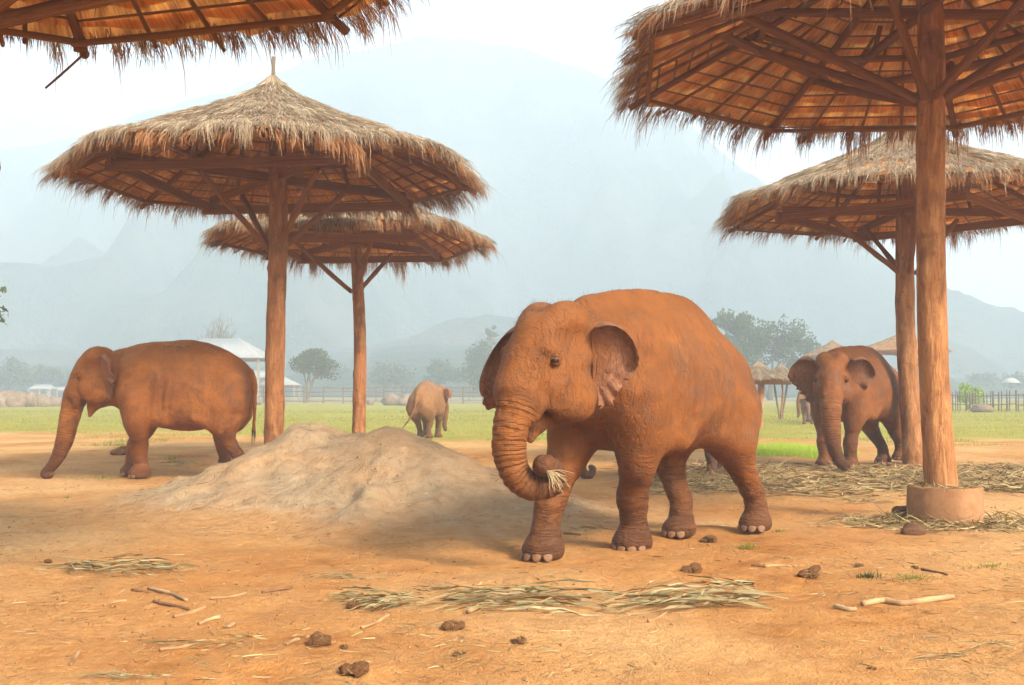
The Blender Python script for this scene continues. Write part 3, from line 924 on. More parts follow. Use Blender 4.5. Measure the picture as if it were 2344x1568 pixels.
def mat_straw(name, stops, rough=0.8, trans=0.0):
    t = NT(name)
    tone = t.attr('tone').outputs['Fac']
    c = t.ramp(tone, stops)
    b = t.n('ShaderNodeBsdfPrincipled')
    t.put(b.inputs['Base Color'], c); t.put(b.inputs['Roughness'], rough)
    b.inputs['Specular IOR Level'].default_value = 0.2
    if trans > 0:
        tr = t.n('ShaderNodeBsdfTranslucent', {'Color': c})
        mx = t.n('ShaderNodeMixShader', {0: trans, 1: b.outputs[0], 2: tr.outputs[0]})
        t.t.links.new(mx.outputs[0], t.out.inputs['Surface'])
    else:
        t.t.links.new(b.outputs[0], t.out.inputs['Surface'])
    return t.m
M_THATCH = mat_straw('thatch_weathered', [(0.0, (0.10, 0.065, 0.035)), (0.3, (0.26, 0.185, 0.115)), (0.6, (0.40, 0.31, 0.205)), (0.9, (0.56, 0.46, 0.33)), (1.0, (0.62, 0.50, 0.28))], trans=0.32)
M_FRINGE = mat_straw('thatch_fringe', [(0.0, (0.15, 0.058, 0.023)), (0.35, (0.28, 0.115, 0.042)), (0.7, (0.40, 0.195, 0.080)), (1.0, (0.52, 0.31, 0.15))], trans=0.35)

def mat_panel():
    t = NT('thatch_underside')
    st = t.attr('st').outputs['Vector']
    rnd = t.n('ShaderNodeObjectInfo').outputs['Random']
    mp = t.n('ShaderNodeMapping', {'Vector': t.vmath('ADD', st, t.n('ShaderNodeCombineXYZ', {0: t.math('MULTIPLY', rnd, 50.0)}).outputs[0]), 'Scale': (1.0, 0.06, 1.0)})
    n = t.noise(mp.outputs[0], 42.0, 4, 0.65)
    n2 = t.noise(mp.outputs[0], 9.0, 3, 0.6)
    c = t.ramp(n, [(0.28, (0.34, 0.11, 0.025)), (0.46, (0.66, 0.26, 0.055)), (0.62, (0.80, 0.365, 0.085)), (0.8, (0.87, 0.48, 0.15))])
    c = t.mix(t.math('MULTIPLY', t.maprange(n2, 0.5, 0.7), 0.5), c, (0.34, 0.13, 0.035))
    c = t.mix(t.math('MULTIPLY', rnd, 0.30), c, (0.40, 0.16, 0.045))
    b = t.n('ShaderNodeBsdfPrincipled', {'Base Color': c, 'Roughness': 0.85, 'Normal': t.bump(n, 0.8, 0.012)})
    tr = t.n('ShaderNodeBsdfTranslucent', {'Color': c})
    t.t.links.new(t.n('ShaderNodeMixShader', {0: 0.5, 1: b.outputs[0], 2: tr.outputs[0]}).outputs[0], t.out.inputs['Surface'])
    return t.m
M_PANEL = mat_panel()

def mat_concrete():
    t = NT('base_concrete')
    p = t.obj()
    n = t.noise(p, 3.0, 6, 0.65); n2 = t.noise(p, 26.0, 4, 0.7)
    z = t.n('ShaderNodeSeparateXYZ', {0: p}).outputs[2]
    c = t.ramp(n, [(0.3, (0.19, 0.092, 0.042)), (0.55, (0.29, 0.15, 0.07)), (0.75, (0.37, 0.21, 0.11))])
    c = t.mix(t.math('MULTIPLY', t.maprange(n2, 0.6, 0.72), 0.4), c, (0.17, 0.08, 0.04))
    return t.finish(c, 0.95, t.bump(t.math('ADD', n, t.math('MULTIPLY', n2, 0.5)), 0.5, 0.02), 0.1)
M_CONC = mat_concrete()

# shared unit pieces
def unit_log(seed, sides=9, rings=7):
    r_ = np.random.default_rng(seed)
    V, Fc = [], []
    bend = r_.normal(size=2) * 0.18
    for i in range(rings):
        u = i / (rings - 1)
        kn = 1 + 0.10 * r_.normal() * (1 if 0 < i < rings - 1 else 0.3)
        for j in range(sides):
            a = 2 * math.pi * j / sides
            q = (1.06 - 0.14 * u) * kn * (1 + 0.06 * r_.normal())
            V.append((math.cos(a) * q + bend[0] * math.sin(u * math.pi), math.sin(a) * q + bend[1] * math.sin(u * math.pi), u))
    for i in range(rings - 1):
        for j in range(sides):
            a = i * sides + j; b = i * sides + (j + 1) % sides
            Fc.append((a, b, b + sides, a + sides))
    Fc.append(tuple(range(sides))[::-1]); Fc.append(tuple(range((rings - 1) * sides, rings * sides)))
    me = mesh_from('log', np.array(V), Fc, True)
    return me
LOGS = [unit_log(s) for s in range(5)]
STICKS = [unit_log(s + 20, 5, 4) for s in range(4)]
def unit_plank(seed):
    r_ = np.random.default_rng(seed)
    me = bpy.data.meshes.new('plank')
    bm = bmesh.new(); bmesh.ops.create_cube(bm, size=2.0)
    for v in bm.verts: v.co.z = (v.co.z + 1) / 2
    bmesh.ops.bevel(bm, geom=[e for e in bm.edges if abs(e.verts[0].co.z - e.verts[1].co.z) > 0.5], offset=0.14, segments=1, affect='EDGES')
    for v in bm.verts: v.co.x *= 1 + 0.05 * r_.normal(); v.co.y *= 1 + 0.05 * r_.normal()
    bm.to_mesh(me); bm.free()
    return me
PLANKS = [unit_plank(s) for s in range(3)]

def between(a, b, rx, ry=None, up=None):
    a = Vector(a); b = Vector(b); d = b - a; L = d.length
    z = d / L
    up = Vector(up or (0, 0, 1))
    x = up.cross(z)
    if x.length < 1e-4: x = Vector((1, 0, 0))
    x.normalize(); y = z.cross(x)
    M = Matrix((x, y, z)).transposed().to_4x4()
    return Matrix.Translation(a) @ M @ Matrix.Diagonal((rx, ry or rx, L, 1))

def copy_mesh_mat(cache, me, mat):
    k = (me.name, mat.name)
    if k not in cache:
        m = me.copy(); m.materials.clear(); m.materials.append(mat); cache[k] = m
    return cache[k]
_MC = {}
def piece(name, kind, parent, a, b, rx, mat, ry=None, rs=random):
    me = copy_mesh_mat(_MC, rs.choice({'log': LOGS, 'stick': STICKS, 'plank': PLANKS}[kind]), mat)
    return link(name, me, None, parent, between(a, b, rx, ry))

def blades(P0, D, N, length, width, droop, rg, tone, curl=0.0):
    """straws: P0 (n,3) start, D (n,3) unit direction, N (n,3) unit side normal; droop bends the far half down"""
    n = len(P0)
    S = np.cross(D, N); S /= np.linalg.norm(S, axis=1)[:, None] + 1e-9
    tw = rg.normal(0, 0.5, n)[:, None]
    S = S * np.cos(tw) + N * np.sin(tw)
    L = length[:, None]; W = width[:, None]
    mid = P0 + D * L * 0.55 + np.array([0, 0, -1.0]) * (droop * 0.22 * length)[:, None]
    end = P0 + D * L * (1 - 0.35 * np.clip(droop, 0, 1))[:, None] + np.array([0, 0, -1.0]) * (droop * 0.85 * length)[:, None] + S * (rg.normal(0, 0.06, n) * length)[:, None]
    V = np.stack([P0 - S * W, P0 + S * W, mid + S * W * 0.9, mid - S * W * 0.9, end + S * W * 0.25, end - S * W * 0.25], 1).reshape(-1, 3)
    b = np.arange(n)[:, None] * 6
    Q = np.concatenate([b + np.array([[0, 1, 2, 3]]), b + np.array([[3, 2, 4, 5]])], 0)
    return V, Q, np.repeat(tone, 6)

def tufted(n, per, rg, th_sig):
    k = max(1, n // per)
    c = rg.integers(0, k, n)
    return rg.uniform(0, 2 * math.pi, k)[c] + rg.normal(0, th_sig, n), rg.normal(0, 1, k)[c], rg.normal(0, 1, k)[c], rg.random(k)[c]

def strands(name, sets, mat, parent, kind=None):
    Vs, Qs, Ts = [], [], []
    o = 0
    for V, Q, T in sets:
        Vs.append(V); Qs.append(Q + o); Ts.append(T); o += len(V)
    me = mesh_from(name, np.vstack(Vs), np.vstack(Qs))
    point_attr(me, 'tone', np.clip(np.concatenate(Ts), 0, 1))
    ob = link(name, me, mat, parent)
    if kind: ob['kind'] = kind
    return ob

def pole_mesh(name, h, r0, r1, lean, seed, knots=4, flare=0.25, sides=22, rings=70):
    rg = np.random.default_rng(seed)
    u = np.linspace(0, 1, rings)
    a = np.arange(sides) / sides * 2 * math.pi
    U, A = np.meshgrid(u, a, indexing='ij')
    r = r0 + (r1 - r0) * U + flare * r0 * np.exp(-U * h / 0.28)
    r = r * (1 + 0.075 * fbm(np.cos(A) * 1.3 + seed, np.sin(A) * 1.3, U * h * 1.4, octs=4, seed=seed) + 0.035 * vnoise(np.cos(A) * 3, np.sin(A) * 3, U * h * 7, seed=seed + 4))
    for k in range(knots):
        ku, ka = rg.uniform(0.12, 0.72), rg.uniform(0, 2 * math.pi)
        da = np.angle(np.exp(1j * (A - ka)))
        r = r + 0.050 * np.exp(-((da / 0.35) ** 2 + ((U - ku) * h / 0.06) ** 2)) * (1 - 1.1 * np.exp(-((da / 0.14) ** 2 + ((U - ku) * h / 0.025) ** 2)))
    bx = lean[0] * U + 0.05 * np.sin(U * 5 + seed); by = lean[1] * U + 0.04 * np.sin(U * 4 + seed * 2)
    bx -= 0.05 * math.sin(seed) ; by -= 0.04 * math.sin(seed * 2)
    V = np.stack([bx + r * np.cos(A), by + r * np.sin(A), U * h - 0.02], -1).reshape(-1, 3)
    Fc = []
    i = np.arange(rings - 1)[:, None] * sides; j = np.arange(sides)[None]; jn = (j + 1) % sides
    Q = np.stack([i + j, i + jn, i + sides + jn, i + sides + j], -1).reshape(-1, 4)
    me = mesh_from(name, V, Q, True)
    return me

def umbrella(name, label, loc, R, zr, za, corner, frame_rot, frame_r, seed, pole_h=None, pole_r=0.17, lean=(0, 0), tilt=(0, 0.0), base=None, finial=0.0, brace_z=3.85,
             n_brace=4, plank=True, courses=14, density=1.0, detail=True, polemat=None, group='thatched umbrella shelters', only=None, stray=False, fr_len=1.0, droop=1.0, sag=1.0, frame_dz=-0.20):
    rg = np.random.default_rng(seed); rs = random.Random(seed)
    root = empty(name, loc)
    ox, oy = lean
    def prof(t): return 0.86 * t + 0.14 * (1 - (1 - np.clip(t, 0, 1)) ** 5)
    def roof(th, t, off=0.0):
        th = np.asarray(th, float); t = np.asarray(t, float)
        a = np.mod(th - corner, math.pi / 4) - math.pi / 8
        oc = math.cos(math.pi / 8) / np.cos(a)
        oc = 0.35 + 0.65 * oc
        wob = 1 + 0.035 * vnoise(np.cos(th) * 2 + seed, np.sin(th) * 2, seed=seed)
        r = t * R * oc * wob
        x, y = r * np.cos(th), r * np.sin(th)
        z = za - (za - zr) * prof(t) + off
        z = z - sag * 0.10 * t * t * (vnoise(np.cos(th) * 2.6 + 7, np.sin(th) * 2.6 + seed, seed=seed + 1) + 0.3)
        z = z + tilt[0] * x + tilt[1] * y
        return np.stack([x + ox, y + oy, z], -1)
    def frame_at(th, t):
        p = roof(th, t); q = roof(th, t + 0.02); w = roof(th + 0.02, t)
        d = q - p; d /= np.linalg.norm(d, axis=-1, keepdims=True)
        s = w - p; s /= np.linalg.norm(s, axis=-1, keepdims=True) + 1e-9
        n = np.cross(d, s); n /= np.linalg.norm(n, axis=-1, keepdims=True) + 1e-9
        n = n * np.sign(n[..., 2:3])
        return p, d, n, s
    # ---- pole
    ph = pole_h or za - 0.15
    link('pole', pole_mesh('pole', ph, pole_r, pole_r * 0.82, (ox, oy), seed, 6), polemat or M_POLE, root)
    if base:
        br, bh = base
        nseg = 40
        ring = []
        prof_b = [(br * 1.0, 0.0), (br * 1.005, bh * 0.5), (br * 0.995, bh - 0.015), (br * 0.97, bh), (br * 0.80, bh), (br * 0.78, bh - 0.05), (0.0, bh - 0.045)]
        V = np.array([(rr * math.cos(a) * (1 + 0.012 * math.sin(3 * a + seed)), rr * math.sin(a), zz) for (rr, zz) in prof_b for a in np.arange(nseg) / nseg * 2 * math.pi])
        i = np.arange(len(prof_b) - 1)[:, None] * nseg; j = np.arange(nseg)[None]; jn = (j + 1) % nseg
        Q = np.stack([i + j, i + jn, i + nseg + jn, i + nseg + j], -1).reshape(-1, 4)
        b_ = link('base', mesh_from('base', V, Q, False), M_CONC, root)
    # ---- frame: ring of beams, diagonals, braces
    zf = zr + frame_dz
    tz = lambda x, y: tilt[0] * x + tilt[1] * y
    C = [(math.cos(frame_rot + k * math.pi / 2) * frame_r, math.sin(frame_rot + k * math.pi / 2) * frame_r) for k in range(4)]
    pt = lambda x, y, dz=0.0: (x + ox, y + oy, zf + tz(x, y) + dz)
    kd = 'plank' if plank else 'log'
    bw, bh_ = (0.030, 0.075) if plank else (0.055, None)
    for k in range(4):
        a, b = C[k], C[(k + 1) % 4]
        e = 1.05
        mx, my = (a[0] + b[0]) / 2, (a[1] + b[1]) / 2
        A = (mx + (a[0] - mx) * e, my + (a[1] - my) * e); B = (mx + (b[0] - mx) * e, my + (b[1] - my) * e)
        piece('ring_beam', kd, root, pt(*A, 0.04 * (k % 2)), pt(*B, 0.04 * (k % 2)), bw, M_BEAM, bh_, rs)
        piece('tie_beam', kd, root, pt(0, 0, 0.16), pt(a[0] * 0.98, a[1] * 0.98, 0.16), bw, M_BEAM, bh_, rs)
        # king struts from the ring corner up to the rafter
        piece('strut', 'log', root, pt(a[0] * 0.55, a[1] * 0.55, 0.12), tuple(roof(math.atan2(a[1], a[0]), 0.36, -0.10)), 0.035, M_BEAM, None, rs)
    for k in range(n_brace):
        if n_brace == 4:
            an = frame_rot + k * math.pi / 2 + rs.uniform(-0.25, 0.25); rr = frame_r * rs.uniform(0.48, 0.62)
        else:
            an = frame_rot + k * 2 * math.pi / n_brace + 0.2; rr = frame_r * (0.72 if k % 2 else 0.92)
        x, y = rr * math.cos(an), rr * math.sin(an)
        lz = brace_z / ph
        px_, py_ = ox * lz + math.cos(an) * pole_r * 0.8, oy * lz + math.sin(an) * pole_r * 0.8
        piece('brace', 'log', root, (px_, py_, brace_z), pt(x, y, 0.05), 0.05, M_BEAM, None, rs)
    # ---- rafters on the hips and between them
    for k in range(8):
        th = corner + k * math.pi / 4
        a = roof(th, 0.02, -0.16); b = roof(th, 0.985, -0.115)
        piece('rafter', 'log', root, tuple(a), tuple(b), 0.045, M_BEAM, None, rs)
        for q in (0.25, 0.5, 0.75):
            ta = 0.10 if q == 0.5 else 0.42
            th2 = th + math.pi / 4 * (0.5 + (q - 0.5) * 0.75 + rs.uniform(-0.04, 0.04))
            th2b = th + math.pi / 4 * (q + rs.uniform(-0.03, 0.03))
            piece('rib', 'log', root, tuple(roof(th2, ta, -0.075)), tuple(roof(th2b, rs.uniform(0.96, 1.03), -0.07)), 0.022, M_BAMBOO, None, rs)
    # outer ring poles half way
    for tt in (0.52, 0.93) if detail else (0.93,):
        for k in range(8):
            th = corner + k * math.pi / 4
            a = roof(th - 0.02, tt, -0.135); b = roof(th + math.pi / 4 + 0.02, tt + rs.uniform(-0.015, 0.015), -0.135)
            piece('purlin', 'log', root, tuple(a), tuple(b), 0.030 if tt > 0.6 else 0.042, M_BEAM if tt < 0.6 else M_BAMBOO, None, rs)
    # ---- courses of thatch: a panel and its batten per sector
    croof = bpy.data.objects.new('roof', None); COL.objects.link(croof); croof.parent = root
    ts = np.linspace(0.05, 0.965, courses + 1)
    for i in range(courses):
        t0, t1 = ts[i], ts[i + 1]
        for k in range(8):
            th0 = corner + k * math.pi / 4; th1 = th0 + math.pi / 4
            nc = max(4, int(5 + 9 * t1)) if detail else 4
            th = np.linspace(th0 - 0.01, th1 + 0.01, nc + 1)
            jt = rg.uniform(-0.006, 0.006, 3)
            up = roof(th, np.full(nc + 1, t0 + jt[0]), 0.012)
            lowt = t1 + 0.030 + rg.uniform(-0.012, 0.012, nc + 1) - (rg.uniform(0.0, 0.05, nc + 1) if i == courses - 1 else 0)
            lw = roof(th, lowt, -0.022)
            md = (up + lw) / 2
            top = lw + np.array([0, 0, 0.02]); 
            V = np.vstack([up, md, lw])
            jx = np.arange(nc)
            Q = np.concatenate([np.stack([jx, jx + 1, jx + nc + 2, jx + nc + 1], 1), np.stack([jx + nc + 1, jx + nc + 2, jx + 2 * nc + 3, jx + 2 * nc + 2], 1)])
            me = mesh_from('thatch_panel', V, Q)
            wid = np.linspace(0, R * t1 * 0.78, nc + 1)
            st = np.concatenate([np.stack([wid, wid * 0 + v, wid * 0], 1) for v in (0, 0.13, 0.27)])
            point_attr(me, 'st', st, 'FLOAT_VECTOR')
            link('thatch_panel', me, M_PANEL, croof)
            if detail or i % 2:
                tb = t1 - 0.01
                a = roof(th0, tb + rs.uniform(-0.008, 0.008), -0.045); b = roof(th1, tb + rs.uniform(-0.008, 0.008), -0.045)
                piece('batten', 'stick', croof, tuple(a), tuple(b), 0.013, M_BAMBOO, None, rs)
    # ---- weathered straw on top, course by course
    sets = []
    nco = 17
    for i in range(nco):
        t0 = 0.02 + 0.97 * i / nco
        n = int((500 + 4600 * t0) * density)
        th, ga, gb, gc = tufted(n, 10, rg, 0.010 / max(t0, 0.12))
        t = np.clip(t0 + 0.016 * gb + rg.normal(0, 0.006, n), 0.01, 0.985)
        p, d, nn, s = frame_at(th, t)
        clump = vnoise(th * 14, t * 20, seed=seed + i)
        d = d + s * (rg.normal(0, 0.09, n) + 0.16 * ga + 0.15 * clump)[:, None] * (1.0 if t0 > 0.1 else 0.4) + nn * (0.015 + 0.035 * np.abs(rg.normal(0, 1, n)))[:, None]
        d /= np.linalg.norm(d, axis=1)[:, None]
        lift = (0.015 + 0.045 * rg.random(n) + 0.03 * np.maximum(clump, 0)) * (1.0 if t0 < 0.7 else 0.6)
        ln = rg.uniform(0.20, 0.46, n) * (1 if t0 > 0.1 else 0.7) * (1 - 0.35 * (t0 > 0.78))
        wd = rg.uniform(0.002, 0.0055, n) * (1.25 if not detail else 1)
        tone = 0.45 + 0.15 * rg.normal(0, 1, n) + 0.15 * gb + 0.12 * clump
        sets.append(blades(p + nn * lift[:, None], d, nn, ln, wd, rg.uniform(0.0, 0.22, n), rg, tone))
    # outer overhang of the top course
    n = int(7500 * max(density, 1.0 if detail else density))
    th, ga, gb, gc = tufted(n, 14, rg, 0.011)
    t = np.clip(0.90 + 0.10 * gc + rg.normal(0, 0.012, n), 0.86, 1.02)
    p, d, nn, s = frame_at(th, t)
    clump = vnoise(th * 11, th * 0, seed=seed + 77); c2 = vnoise(th * 38, th * 0, seed=seed + 78)
    d = d + s * (rg.normal(0, 0.10, n) + 0.22 * ga + 0.25 * c2)[:, None] + nn * 0.03
    d /= np.linalg.norm(d, axis=1)[:, None]
    ln = fr_len * (0.16 + 0.06 * clump + 0.08 * c2 + 0.07 * gb + 0.05 * rg.normal(0, 1, n)).clip(0.05, 0.8)
    sets.append(blades(p + nn * (0.02 + 0.06 * rg.random(n))[:, None], d, nn, ln, rg.uniform(0.002, 0.0055, n), droop * rg.uniform(0.25, 0.95, n), rg, 0.45 + 0.22 * rg.normal(0, 1, n) + 0.12 * c2))
    strands('thatch', sets, M_THATCH, croof, 'stuff')
    # ---- fresh, orange straw hanging under the rim
    n = int(4200 * max(density, 1.2 if detail else density))
    th, ga, gb, gc = tufted(n, 13, rg, 0.010)
    t = np.clip(0.93 + 0.08 * gc + rg.normal(0, 0.012, n), 0.88, 1.03)
    p, d, nn, s = frame_at(th, t)
    clump = vnoise(th * 9, th * 0, seed=seed + 87); c2 = vnoise(th * 30, th * 0, seed=seed + 88); c3 = np.maximum(vnoise(th * 5.5, th * 0, seed=seed + 89) - 0.35, 0)
    d = d + s * (rg.normal(0, 0.09, n) + 0.20 * ga + 0.22 * c2)[:, None] + np.array([0, 0, -0.25])
    d /= np.linalg.norm(d, axis=1)[:, None]
    ln = fr_len * (0.08 + 0.04 * clump + 0.05 * c2 + 0.05 * gb + 0.34 * c3 + 0.06 * np.abs(rg.normal(0, 1, n)) + 0.25 * (rg.random(n) > 0.985)).clip(0.03, 0.9)
    fr = [blades(p - nn * (0.01 + 0.05 * rg.random(n))[:, None], d, nn, ln, rg.uniform(0.002, 0.0055, n), droop * rg.uniform(0.3, 1.0, n), rg, 0.45 + 0.25 * rg.normal(0, 1, n) + 0.2 * c2)]
    strands('thatch_fringe', fr, M_FRINGE, croof, 'stuff')
    # bound crown and finial stick
    n = 260
    th = rg.uniform(0, 2 * math.pi, n)
    top = np.array([ox, oy, za + 0.10])
    dr = np.stack([np.cos(th), np.sin(th), -0.95 * np.ones(n)], 1); dr /= np.linalg.norm(dr, axis=1)[:, None]
    p = top + np.stack([np.cos(th), np.sin(th), 0 * th], 1) * 0.045
    strands('crown', [blades(p, dr, np.stack([np.cos(th), np.sin(th), 0.9 + 0 * th], 1), rg.uniform(0.25, 0.5, n), np.full(n, 0.010), rg.uniform(-0.1, 0.1, n), rg, 0.65 + 0.2 * rg.normal(0, 1, n))], M_THATCH, croof, 'stuff')
    if finial:
        piece('finial', 'log', root, (ox, oy, za - 0.15), (ox + 0.005, oy, za + finial), 0.032, M_BAMBOO_GREY, None, rs)
    tag(root, label, 'thatched umbrella', group)
    return root, roof

M_BAMBOO_GREY = mat_wood('finial_bamboo', (0.26, 0.21, 0.14), (0.36, 0.30, 0.21), (0.44, 0.38, 0.27))

umb_A, roof_A = umbrella('thatched_umbrella', 'thatched umbrella cut off by the top left corner, seen from beneath', (-3.50, 6.90, 0), 3.46, 4.80, 6.3, math.radians(99), math.radians(20), 2.3, 11, density=0.55, courses=12, plank=False, n_brace=8, fr_len=0.9, sag=1.0)
umb_B, roof_B = umbrella('thatched_umbrella', 'tall thatched umbrella with a stick at its peak beside the sand heap', (-3.90, 18.0, 0), 3.45, 5.06, 6.60, math.radians(10), math.radians(38), 2.62, 23, pole_r=0.165, lean=(-0.04, 0.0), tilt=(0.0, -0.015), finial=0.42, density=1.4, brace_z=3.85, fr_len=1.15)
umb_C, roof_C = umbrella('thatched_umbrella', 'thatched umbrella half hidden behind the tall one with the peak stick', (-3.45, 24.5, 0), 3.20, 4.88, 6.25, math.radians(5), math.radians(40), 2.35, 37, pole_r=0.150, lean=(-0.12, 0.0), tilt=(0.0, -0.015), density=0.9, brace_z=3.75, courses=11, fr_len=1.15)
umb_D, roof_D = umbrella('thatched_umbrella', 'nearest right thatched umbrella on a thick pale pole in a concrete ring', (4.93, 12.45, 0), 3.56, 5.30, 6.85, math.radians(17), math.radians(2), 2.65, 41, pole_r=0.175, lean=(-0.27, 0.0), tilt=(0.0, 0.01), base=(0.41, 0.43), density=0.75, plank=False, n_brace=8, polemat=M_POLE_PALE, brace_z=4.85 - 0.02, fr_len=1.15, frame_dz=0.35)
umb_E, roof_E = umbrella('thatched_umbrella', 'thatched umbrella at the right behind the thick pole, an elephant at its foot', (7.86, 21.3, 0), 3.60, 5.10, 6.70, math.radians(12), math.radians(3), 2.45, 53, pole_r=0.20, lean=(-0.22, 0.0), tilt=(0.0, -0.01), base=(0.56, 0.10), density=1.0, polemat=M_POLE_PALE, brace_z=3.80, fr_len=1.15, frame_dz=-0.25)

# loose pieces hanging from the top left umbrella
def at_px(x, y, d, o): return tuple(PX(x, y, d) - Vector(o.location))
piece('loose_stick', 'stick', umb_A, at_px(198, 118, 10.2, umb_A), at_px(104, 202, 10.05, umb_A), 0.011, M_BEAM)
piece('hanging_post', 'plank', umb_A, at_px(57, -10, 9.9, umb_A), at_px(57, 100, 9.9, umb_A), 0.018, M_BEAM, 0.018)
piece('hanging_post', 'plank', umb_A, at_px(176, -30, 10.2, umb_A), at_px(184, 118, 10.25, umb_A), 0.05, M_BAMBOO, 0.035)
el_left = elephant('elephant', 'elephant with a soil-covered back reaching its trunk to the ground', (-5.57, 18.7, 0), math.radians(180 + 4), 0.985, 0.018, SK2,
    feet={'FL': PX(322, 1095, 18.75), 'FR': PX(302, 1090, 19.1), 'HL': PX(548, 1092, 18.7), 'HR': PX(512, 1088, 19.2)}, head=(1.515, 0.0, 1.84), yaw=math.radians(0), pitch=math.radians(4),
    trunk=[(170, 912, 18.65, 25), (158, 962, 18.6, 21), (148, 1010, 18.6, 17), (133, 1046, 18.6, 13), (115, 1071, 18.6, 10), (103, 1083, 18.6, 8), (107, 1091, 18.55, 6.5), (116, 1086, 18.5, 6)],
    ears=(40, 40), ear_size=1.0, mouth=0.06, hair=160, seed=15, torn=0.06)
a3 = math.atan2(-0.66, -0.755)
el_right = elephant('elephant', 'elephant with spread ears beside the right hand umbrella pole, facing the camera', (6.93, 21.75, 0), a3, 1.0, 0.02, SK3,
    feet={'FR': PX(1888, 1073, 21.3), 'FL': PX(1946, 1076, 21.1), 'HR': PX(2022, 1064, 22.3), 'HL': PX(2062, 1058, 22.1) + Vector((0, 0, 0.04))}, head=(1.40, 0.25, 1.80), yaw=math.radians(31), pitch=math.radians(6),
    trunk=[(1903, 935, 20.15, 23), (1904, 985, 20.1, 19), (1910, 1025, 20.1, 15), (1920, 1052, 20.1, 12), (1931, 1066, 20.05, 10), (1940, 1064, 20.0, 8)],
    ears=(72, 80), ear_size=1.18, seed=28, torn=0.04)
el_calf = elephant('elephant', 'young pale elephant walking away across the grass, seen from behind', (-2.76, 35.0, 0), math.radians(90 - 14), 0.76, 0.022, SK4,
    feet={'HL': PX(962, 1000, 35.0), 'HR': PX(982, 1003, 34.6), 'FR': PX(1003, 1002, 35.9), 'FL': PX(975, 996, 36.2)}, head=(1.50, -0.12, 1.78), yaw=math.radians(-14),
    trunk=[(0.46, 0, -0.6, 0.16), (0.46, 0, -0.95, 0.12), (0.42, 0, -1.3, 0.09), (0.50, 0, -1.5, 0.06)], trunk_space='head', ears=(30, 66), ear_size=1.05,
    tail=[(-1.08, 0, 1.86, 0.075), (-1.17, 0.03, 1.6, 0.055), (-1.2, 0.12, 1.2, 0.042), (-1.2, 0.30, 0.85, 0.034), (-1.2, 0.62, 0.45, 0.025), (-1.2, 0.80, 0.30, 0.020)], seed=33)
el_behind = elephant('elephant', 'dark elephant mostly hidden behind the large front elephant, only trunk and feet showing', (2.98, 18.95, 0), math.radians(180), 0.80, 0.022, SK5,
    feet={'FL': PX(1492, 1092, 19.0), 'HL': PX(1628, 1098, 18.8), 'HR': PX(1650, 1090, 19.2)}, head=(1.515, 0.0, 1.82),
    trunk=[(1352, 985, 18.95, 17), (1334, 1030, 18.95, 14), (1330, 1068, 18.95, 11), (1338, 1086, 18.95, 9), (1352, 1086, 18.95, 7.5), (1358, 1074, 18.95, 6), (1352, 1068, 18.95, 5)], ears=(20, 20), seed=41,
    tail=[(-1.08, 0, 1.80, 0.075), (-1.2, 0, 1.6, 0.055), (-1.30, 0.0, 1.2, 0.042), (-1.34, 0.0, 0.9, 0.034), (-1.30, 0.0, 0.55, 0.025), (-1.26, 0, 0.3, 0.02)])
el_far1 = elephant('elephant', 'tiny far grey calf facing the camera on the grass', (PX(1850, 970, 50).x, 50.0, 0), math.radians(-105), 0.55, 0.04, SK5,
    trunk=[(0.46, 0, -0.6, 0.16), (0.48, 0, -0.95, 0.12), (0.46, 0, -1.3, 0.09), (0.56, 0, -1.5, 0.06)], trunk_space='head', ears=(60, 60), seed=51, nails=False)
el_far2 = elephant('elephant', 'far brownish elephant standing just behind the tiny grey calf', (PX(1880, 965, 53).x, 53.0, 0), math.radians(-150), 0.75, 0.05, SK4,
    trunk=[(0.46, 0, -0.6, 0.16), (0.48, 0, -0.95, 0.12), (0.46, 0, -1.3, 0.09), (0.56, 0, -1.5, 0.06)], trunk_space='head', ears=(60, 60), seed=57, nails=False)
# ---------------------------------------------------------------- field, trees, fences, far shelters
def mat_leaf(name, a, b, c):
    t = NT(name)
    tone = t.attr('tone').outputs['Fac']
    col = t.ramp(tone, [(0.1, a), (0.5, b), (0.9, c)])
    b_ = t.n('ShaderNodeBsdfPrincipled'); t.put(b_.inputs['Base Color'], col); b_.inputs['Roughness'].default_value = 0.6
    b_.inputs['Specular IOR Level'].default_value = 0.2
    tr = t.n('ShaderNodeBsdfTranslucent', {'Color': col})
    mx = t.n('ShaderNodeMixShader', {0: 0.3, 1: b_.outputs[0], 2: tr.outputs[0]})
    t.t.links.new(mx.outputs[0], t.out.inputs['Surface'])
    return t.m
M_LEAF = mat_leaf('leaf_green', (0.035, 0.055, 0.015), (0.065, 0.095, 0.028), (0.11, 0.13, 0.045))
M_LEAF_DULL = mat_leaf('leaf_dull', (0.05, 0.06, 0.025), (0.085, 0.10, 0.04), (0.13, 0.14, 0.065))
M_LEAF_BRIGHT = mat_leaf('leaf_bright', (0.14, 0.24, 0.012), (0.26, 0.40, 0.02), (0.38, 0.48, 0.06))
M_GRASS = mat_leaf('grass_field', (0.17, 0.15, 0.022), (0.25, 0.24, 0.034), (0.36, 0.31, 0.09))
M_BRANCH = mat_wood('branch_bark', (0.12, 0.085, 0.055), (0.19, 0.14, 0.09), (0.27, 0.20, 0.135))

